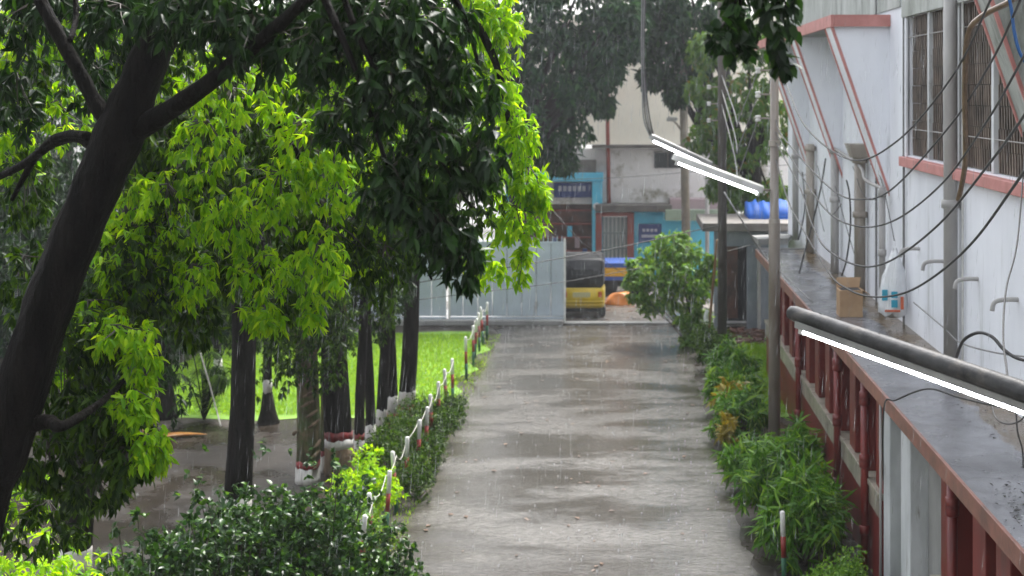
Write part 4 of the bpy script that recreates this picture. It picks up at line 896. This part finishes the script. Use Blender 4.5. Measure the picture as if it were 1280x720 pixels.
MB().tube(sm, [r*(1+.03*math.sin(i*1.3)) for i, r in enumerate(rs)], 22, True, .035).build('trunk', M['bark'], nt_, True)
px_limb([(160,170,9),(200,145,8.9),(250,112,8.7),(300,72,8.4),(350,30,8.1),(400,-15,7.9),(470,-60,7.8)], (32,26,23,20,17,14,11))
px_limb([(142,160,9),(120,130,9),(98,88,9),(72,42,9),(45,-10,9),(20,-60,9.1)], (24,20,18,17,15,13))
px_limb([(130,195,9),(100,172,9.1),(65,180,9.3),(30,205,9.5),(-10,225,9.7)], (22,14,12,11,9), n=8)
px_limb([(110,170,9),(85,168,9.1),(60,178,9.3),(35,212,9.5),(15,250,9.6)], (12,10,9,8,5), n=8)
px_limb([(40,530,9),(62,527,8.9),(80,532,8.8),(130,500,9.2),(160,470,9.5)], (22,18,14,8,5), n=8)
px_limb([(400,-15,7.9),(420,30,7.8),(445,90,7.8),(472,170,7.8),(498,250,7.8),(520,310,7.8),(540,350,7.8)], (12,9,7,6,5,4,3), n=6)
px_limb([(420,-30,7.8),(455,60,7.8),(500,140,7.8),(550,200,7.8),(590,260,7.8)], (9,7,5,4,3), n=6)
px_limb([(470,-60,7.8),(540,-30,8),(580,20,8.3),(600,90,8.8)], (10,8,6,4), n=6)
px_limb([(228,-15,9),(330,-40,10),(470,-40,11),(570,0,11.5),(620,80,11.5),(640,180,11.5)], (30,24,18,14,9,5), n=8)
px_limb([(228,-15,9),(270,40,9.8),(320,110,10.4),(370,190,10.8),(410,280,11)], (24,16,11,8,4), n=8)
px_limb([(88,50,9),(95,20,9.2),(92,-20,9.3)], (8,7,6), n=6)
tw_s, tw_e = [], []
def clumps(lst, k, L_, mul, down=1.0):
    out = []
    for (px, py, Y, rx_, ry_, n_) in lst:
        c_ = np.array(P(px, py, Y)); r_ = np.array([rx_*Y/F, max(rx_, ry_)*.9*Y/F, ry_*Y/F])
        q_ = whorls(c_, r_, int(n_*mul), k, L_, down, .25); out.append(q_)
        for e_ in q_[4][::6]: tw_s.append(c_+np.array([0,0,r_[2]*.5])); tw_e.append(e_)
    return cat(out)
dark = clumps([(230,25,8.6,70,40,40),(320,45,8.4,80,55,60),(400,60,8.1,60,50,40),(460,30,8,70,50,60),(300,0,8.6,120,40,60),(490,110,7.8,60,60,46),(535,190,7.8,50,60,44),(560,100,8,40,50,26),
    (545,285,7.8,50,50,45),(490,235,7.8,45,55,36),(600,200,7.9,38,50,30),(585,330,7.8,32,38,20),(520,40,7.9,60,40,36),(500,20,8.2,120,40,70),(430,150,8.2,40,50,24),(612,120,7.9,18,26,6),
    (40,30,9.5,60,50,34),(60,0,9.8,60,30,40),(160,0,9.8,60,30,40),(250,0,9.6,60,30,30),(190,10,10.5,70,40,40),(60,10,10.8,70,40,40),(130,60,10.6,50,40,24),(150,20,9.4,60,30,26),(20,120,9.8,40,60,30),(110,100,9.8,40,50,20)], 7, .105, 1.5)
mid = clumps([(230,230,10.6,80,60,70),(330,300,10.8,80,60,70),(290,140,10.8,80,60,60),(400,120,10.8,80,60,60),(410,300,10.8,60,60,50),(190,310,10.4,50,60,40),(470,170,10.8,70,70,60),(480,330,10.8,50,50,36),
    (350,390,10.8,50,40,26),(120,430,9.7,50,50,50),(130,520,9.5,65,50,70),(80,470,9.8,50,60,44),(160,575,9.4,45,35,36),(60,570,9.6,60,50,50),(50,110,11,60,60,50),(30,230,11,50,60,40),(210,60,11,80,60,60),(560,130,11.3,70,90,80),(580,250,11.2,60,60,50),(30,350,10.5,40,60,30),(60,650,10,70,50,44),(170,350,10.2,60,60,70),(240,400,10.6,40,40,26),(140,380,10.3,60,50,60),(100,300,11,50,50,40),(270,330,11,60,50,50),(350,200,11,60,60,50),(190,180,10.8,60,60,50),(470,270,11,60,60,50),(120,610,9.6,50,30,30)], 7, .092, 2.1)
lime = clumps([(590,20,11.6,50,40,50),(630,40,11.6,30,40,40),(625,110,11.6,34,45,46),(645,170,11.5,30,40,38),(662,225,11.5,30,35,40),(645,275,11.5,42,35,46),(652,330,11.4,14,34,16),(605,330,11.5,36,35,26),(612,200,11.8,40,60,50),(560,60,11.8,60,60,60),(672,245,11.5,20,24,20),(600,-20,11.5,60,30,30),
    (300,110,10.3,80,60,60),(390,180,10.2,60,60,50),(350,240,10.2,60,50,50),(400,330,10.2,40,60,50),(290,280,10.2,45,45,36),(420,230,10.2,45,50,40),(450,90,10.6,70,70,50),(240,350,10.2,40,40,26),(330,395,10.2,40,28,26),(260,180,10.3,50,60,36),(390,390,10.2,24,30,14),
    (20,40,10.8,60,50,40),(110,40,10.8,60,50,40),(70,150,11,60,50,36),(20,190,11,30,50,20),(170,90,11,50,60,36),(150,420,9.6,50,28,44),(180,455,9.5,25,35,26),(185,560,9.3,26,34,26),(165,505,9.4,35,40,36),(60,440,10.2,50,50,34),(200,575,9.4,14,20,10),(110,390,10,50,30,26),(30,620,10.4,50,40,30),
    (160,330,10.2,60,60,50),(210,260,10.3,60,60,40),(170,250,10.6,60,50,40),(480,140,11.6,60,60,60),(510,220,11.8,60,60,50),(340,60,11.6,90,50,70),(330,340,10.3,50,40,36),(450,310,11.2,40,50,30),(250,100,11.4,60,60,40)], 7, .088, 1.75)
def leaves_of(bundle, m, n_obj, tpl=LT_FULL, wid=.34, parent=nt_):
    """the n_obj largest-looking leaves become single leaf objects, the rest one foliage part"""
    pos, d, up, sz = [np.array(q_) for q_ in bundle[:4]]
    px = CX+F*pos[:,0]/pos[:,1]; py = CY+F*(H-pos[:,2])/pos[:,1]
    vis = (px > 5) & (px < 1275) & (py > 5) & (py < 715)
    score = np.where(vis, sz/pos[:,1], -1); order = np.argsort(-score); pick = order[:n_obj]; rest = order[n_obj:]
    tag(leaf_mesh('foliage', pos[rest], d[rest], up[rest], sz[rest], M[m], tpl, wid, .3, parent), kind='stuff')
    var = []
    for v in range(8):
        o = leaf_mesh('leaf', np.zeros((1,3)), np.array([[1.0,0,0]]), np.array([[0,0,1.0]]), 1.0, M[m], tpl, wid, .3, None, np.array([(v+.5)/8])); var.append(o.data); bpy.data.objects.remove(o)
    D, Sd, Nn = leaf_frame(d[pick], up[pick]); off = world_loc(parent)
    from mathutils import Matrix
    for i, idx in enumerate(pick):
        o = bpy.data.objects.new('leaf', var[i % 8]); COL.objects.link(o); o.parent = parent
        R_ = Matrix(((D[i][0], -Sd[i][0], Nn[i][0]), (D[i][1], -Sd[i][1], Nn[i][1]), (D[i][2], -Sd[i][2], Nn[i][2])))
        if R_.determinant() < 0: R_ = Matrix(((D[i][0], Sd[i][0], Nn[i][0]), (D[i][1], Sd[i][1], Nn[i][1]), (D[i][2], Sd[i][2], Nn[i][2])))
        o.rotation_euler = R_.to_euler(); s_ = float(sz[idx]); o.scale = (s_, s_, s_)
        o.location = (pos[idx][0]-off.x, pos[idx][1]-off.y, pos[idx][2]-off.z)
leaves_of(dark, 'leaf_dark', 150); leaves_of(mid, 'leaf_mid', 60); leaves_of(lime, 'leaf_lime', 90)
twig_part('twigs', tw_s, tw_e, .006, nt_, M['twig'])
# crown of the near tree above the picture
top_ls = [whorls((rng.uniform(-7.5,-2.2), rng.uniform(5.5,9.6), rng.uniform(8.5,10.8)), (.9,.9,.6), 34, 6, .2, .8, .2) for _ in range(46)]
pos, d, up, sz, _t = cat(top_ls); tag(leaf_mesh('upper_crown', pos, d, up, sz, M['leaf_mid'], LT_SIMPLE, .4, .3, nt_), kind='stuff')

# branch hanging in from above at the top right
hb = empty('hanging_branch', P(950,-60,7.0), 'dark leafy branch hanging down in front of the steel pole', 'branch')
mb = MB(); hb_ls = []
for pix in ([(945,-160),(930,-60),(920,0),(905,30),(890,45)], [(945,-160),(950,-40),(958,20),(968,60),(975,85)], [(945,-160),(970,-40),(980,0),(992,30)], [(930,-60),(925,10),(930,50),(920,62)]):
    pp = [np.array(P(x, y, 7.0+.004*(x-940))) for x, y in pix]; sm = smooth_path(pp, 5); mb.tube(sm, list(np.linspace(.012,.003,len(sm))), 5)
    for q_ in sm[6:]:
        hb_ls.append(whorls(q_, (.07,.07,.05), 2, 5, .095, .9, .2))
mb.build('twig', M['bark'], hb, True)
bun = cat(hb_ls); leaves_of(bun, 'leaf_dark', 260, LT_FULL, .5, hb)

# ------------------------------------------------------------------ rain
n = 17000
x = rng.uniform(-12, 6, n); y = rng.uniform(9.5, 38, n); z = rng.uniform(0.3, 10, n); L_ = rng.uniform(.10, .24, n); r_ = rng.uniform(.0012, .0028, n)
lean = np.array([-.07, .02])
vs = np.zeros((n,5,3)); vs[:,0] = np.stack([x, y, z], 1)
vs[:,4] = np.stack([x-lean[0]*L_, y-lean[1]*L_, z+L_], 1)
for k in range(3):
    a_ = 2.0944*k; vs[:,1+k] = np.stack([x-lean[0]*L_*.3+r_*math.cos(a_), y-lean[1]*L_*.3+r_*math.sin(a_), z+L_*.3], 1)
fs = np.array([(0,2,1),(0,3,2),(0,1,3),(4,1,2),(4,2,3),(4,3,1)])
me = bpy.data.meshes.new('rain'); me.from_pydata(vs.reshape(-1,3).tolist(), [], (fs[None]+np.arange(n)[:,None,None]*5).reshape(-1,3).tolist())
rm = bpy.data.materials.new('falling rain water'); t, N, L, B = nt(rm)
B.inputs['Base Color'].default_value = (.9,.93,.96,1); B.inputs['Roughness'].default_value = .15; B.inputs['Alpha'].default_value = .34; B.inputs['Transmission Weight'].default_value = .2
me.materials.append(rm); ro = bpy.data.objects.new('rain', me); COL.objects.link(ro); tag(ro, 'falling raindrops all over the scene', 'rain', kind='stuff')
# splash crowns on the ground
mb = MB(); 
for k in range(900):
    y = random.uniform(17, 41) if k < 600 else random.uniform(38.8, 42); xx_ = random.uniform(-9, 2) if y > 22 else random.uniform(-4, 1.8)
    if xx_ < -3.2 and random.random() < .4: xx_ = random.uniform(-3, 1.8)
    h_ = random.uniform(.015, .05); r0 = random.uniform(.006, .018)
    mb.loft([[(xx_+r0*f_*math.cos(a_), y+r0*f_*math.sin(a_), zz) for a_ in (0,1.57,3.14,4.71)] for f_, zz in ((.6,.008), (1.0,.008+h_*.6), (1.3,.008+h_))], False)
tag(mb.build('rain_splashes', rm), 'small white rain splashes on the wet ground', 'splashes', kind='stuff')

# ------------------------------------------------------------------ haze of rain
hz_ = MB().box(-80, 80, -10, 75, -1, 13.5).build('haze', bpy.data.materials.new('rain haze'))
m = hz_.data.materials[0]; m.use_nodes = True; N = m.node_tree.nodes; N.remove(N['Principled BSDF'])
pv = N.new('ShaderNodeVolumePrincipled'); pv.inputs['Color'].default_value = (.9,.93,.97,1); pv.inputs['Density'].default_value = .0006; pv.inputs['Anisotropy'].default_value = .2
m.node_tree.links.new(pv.outputs[0], N['Material Output'].inputs['Volume']); tag(hz_, 'grey rain haze filling the air', 'haze', kind='stuff')
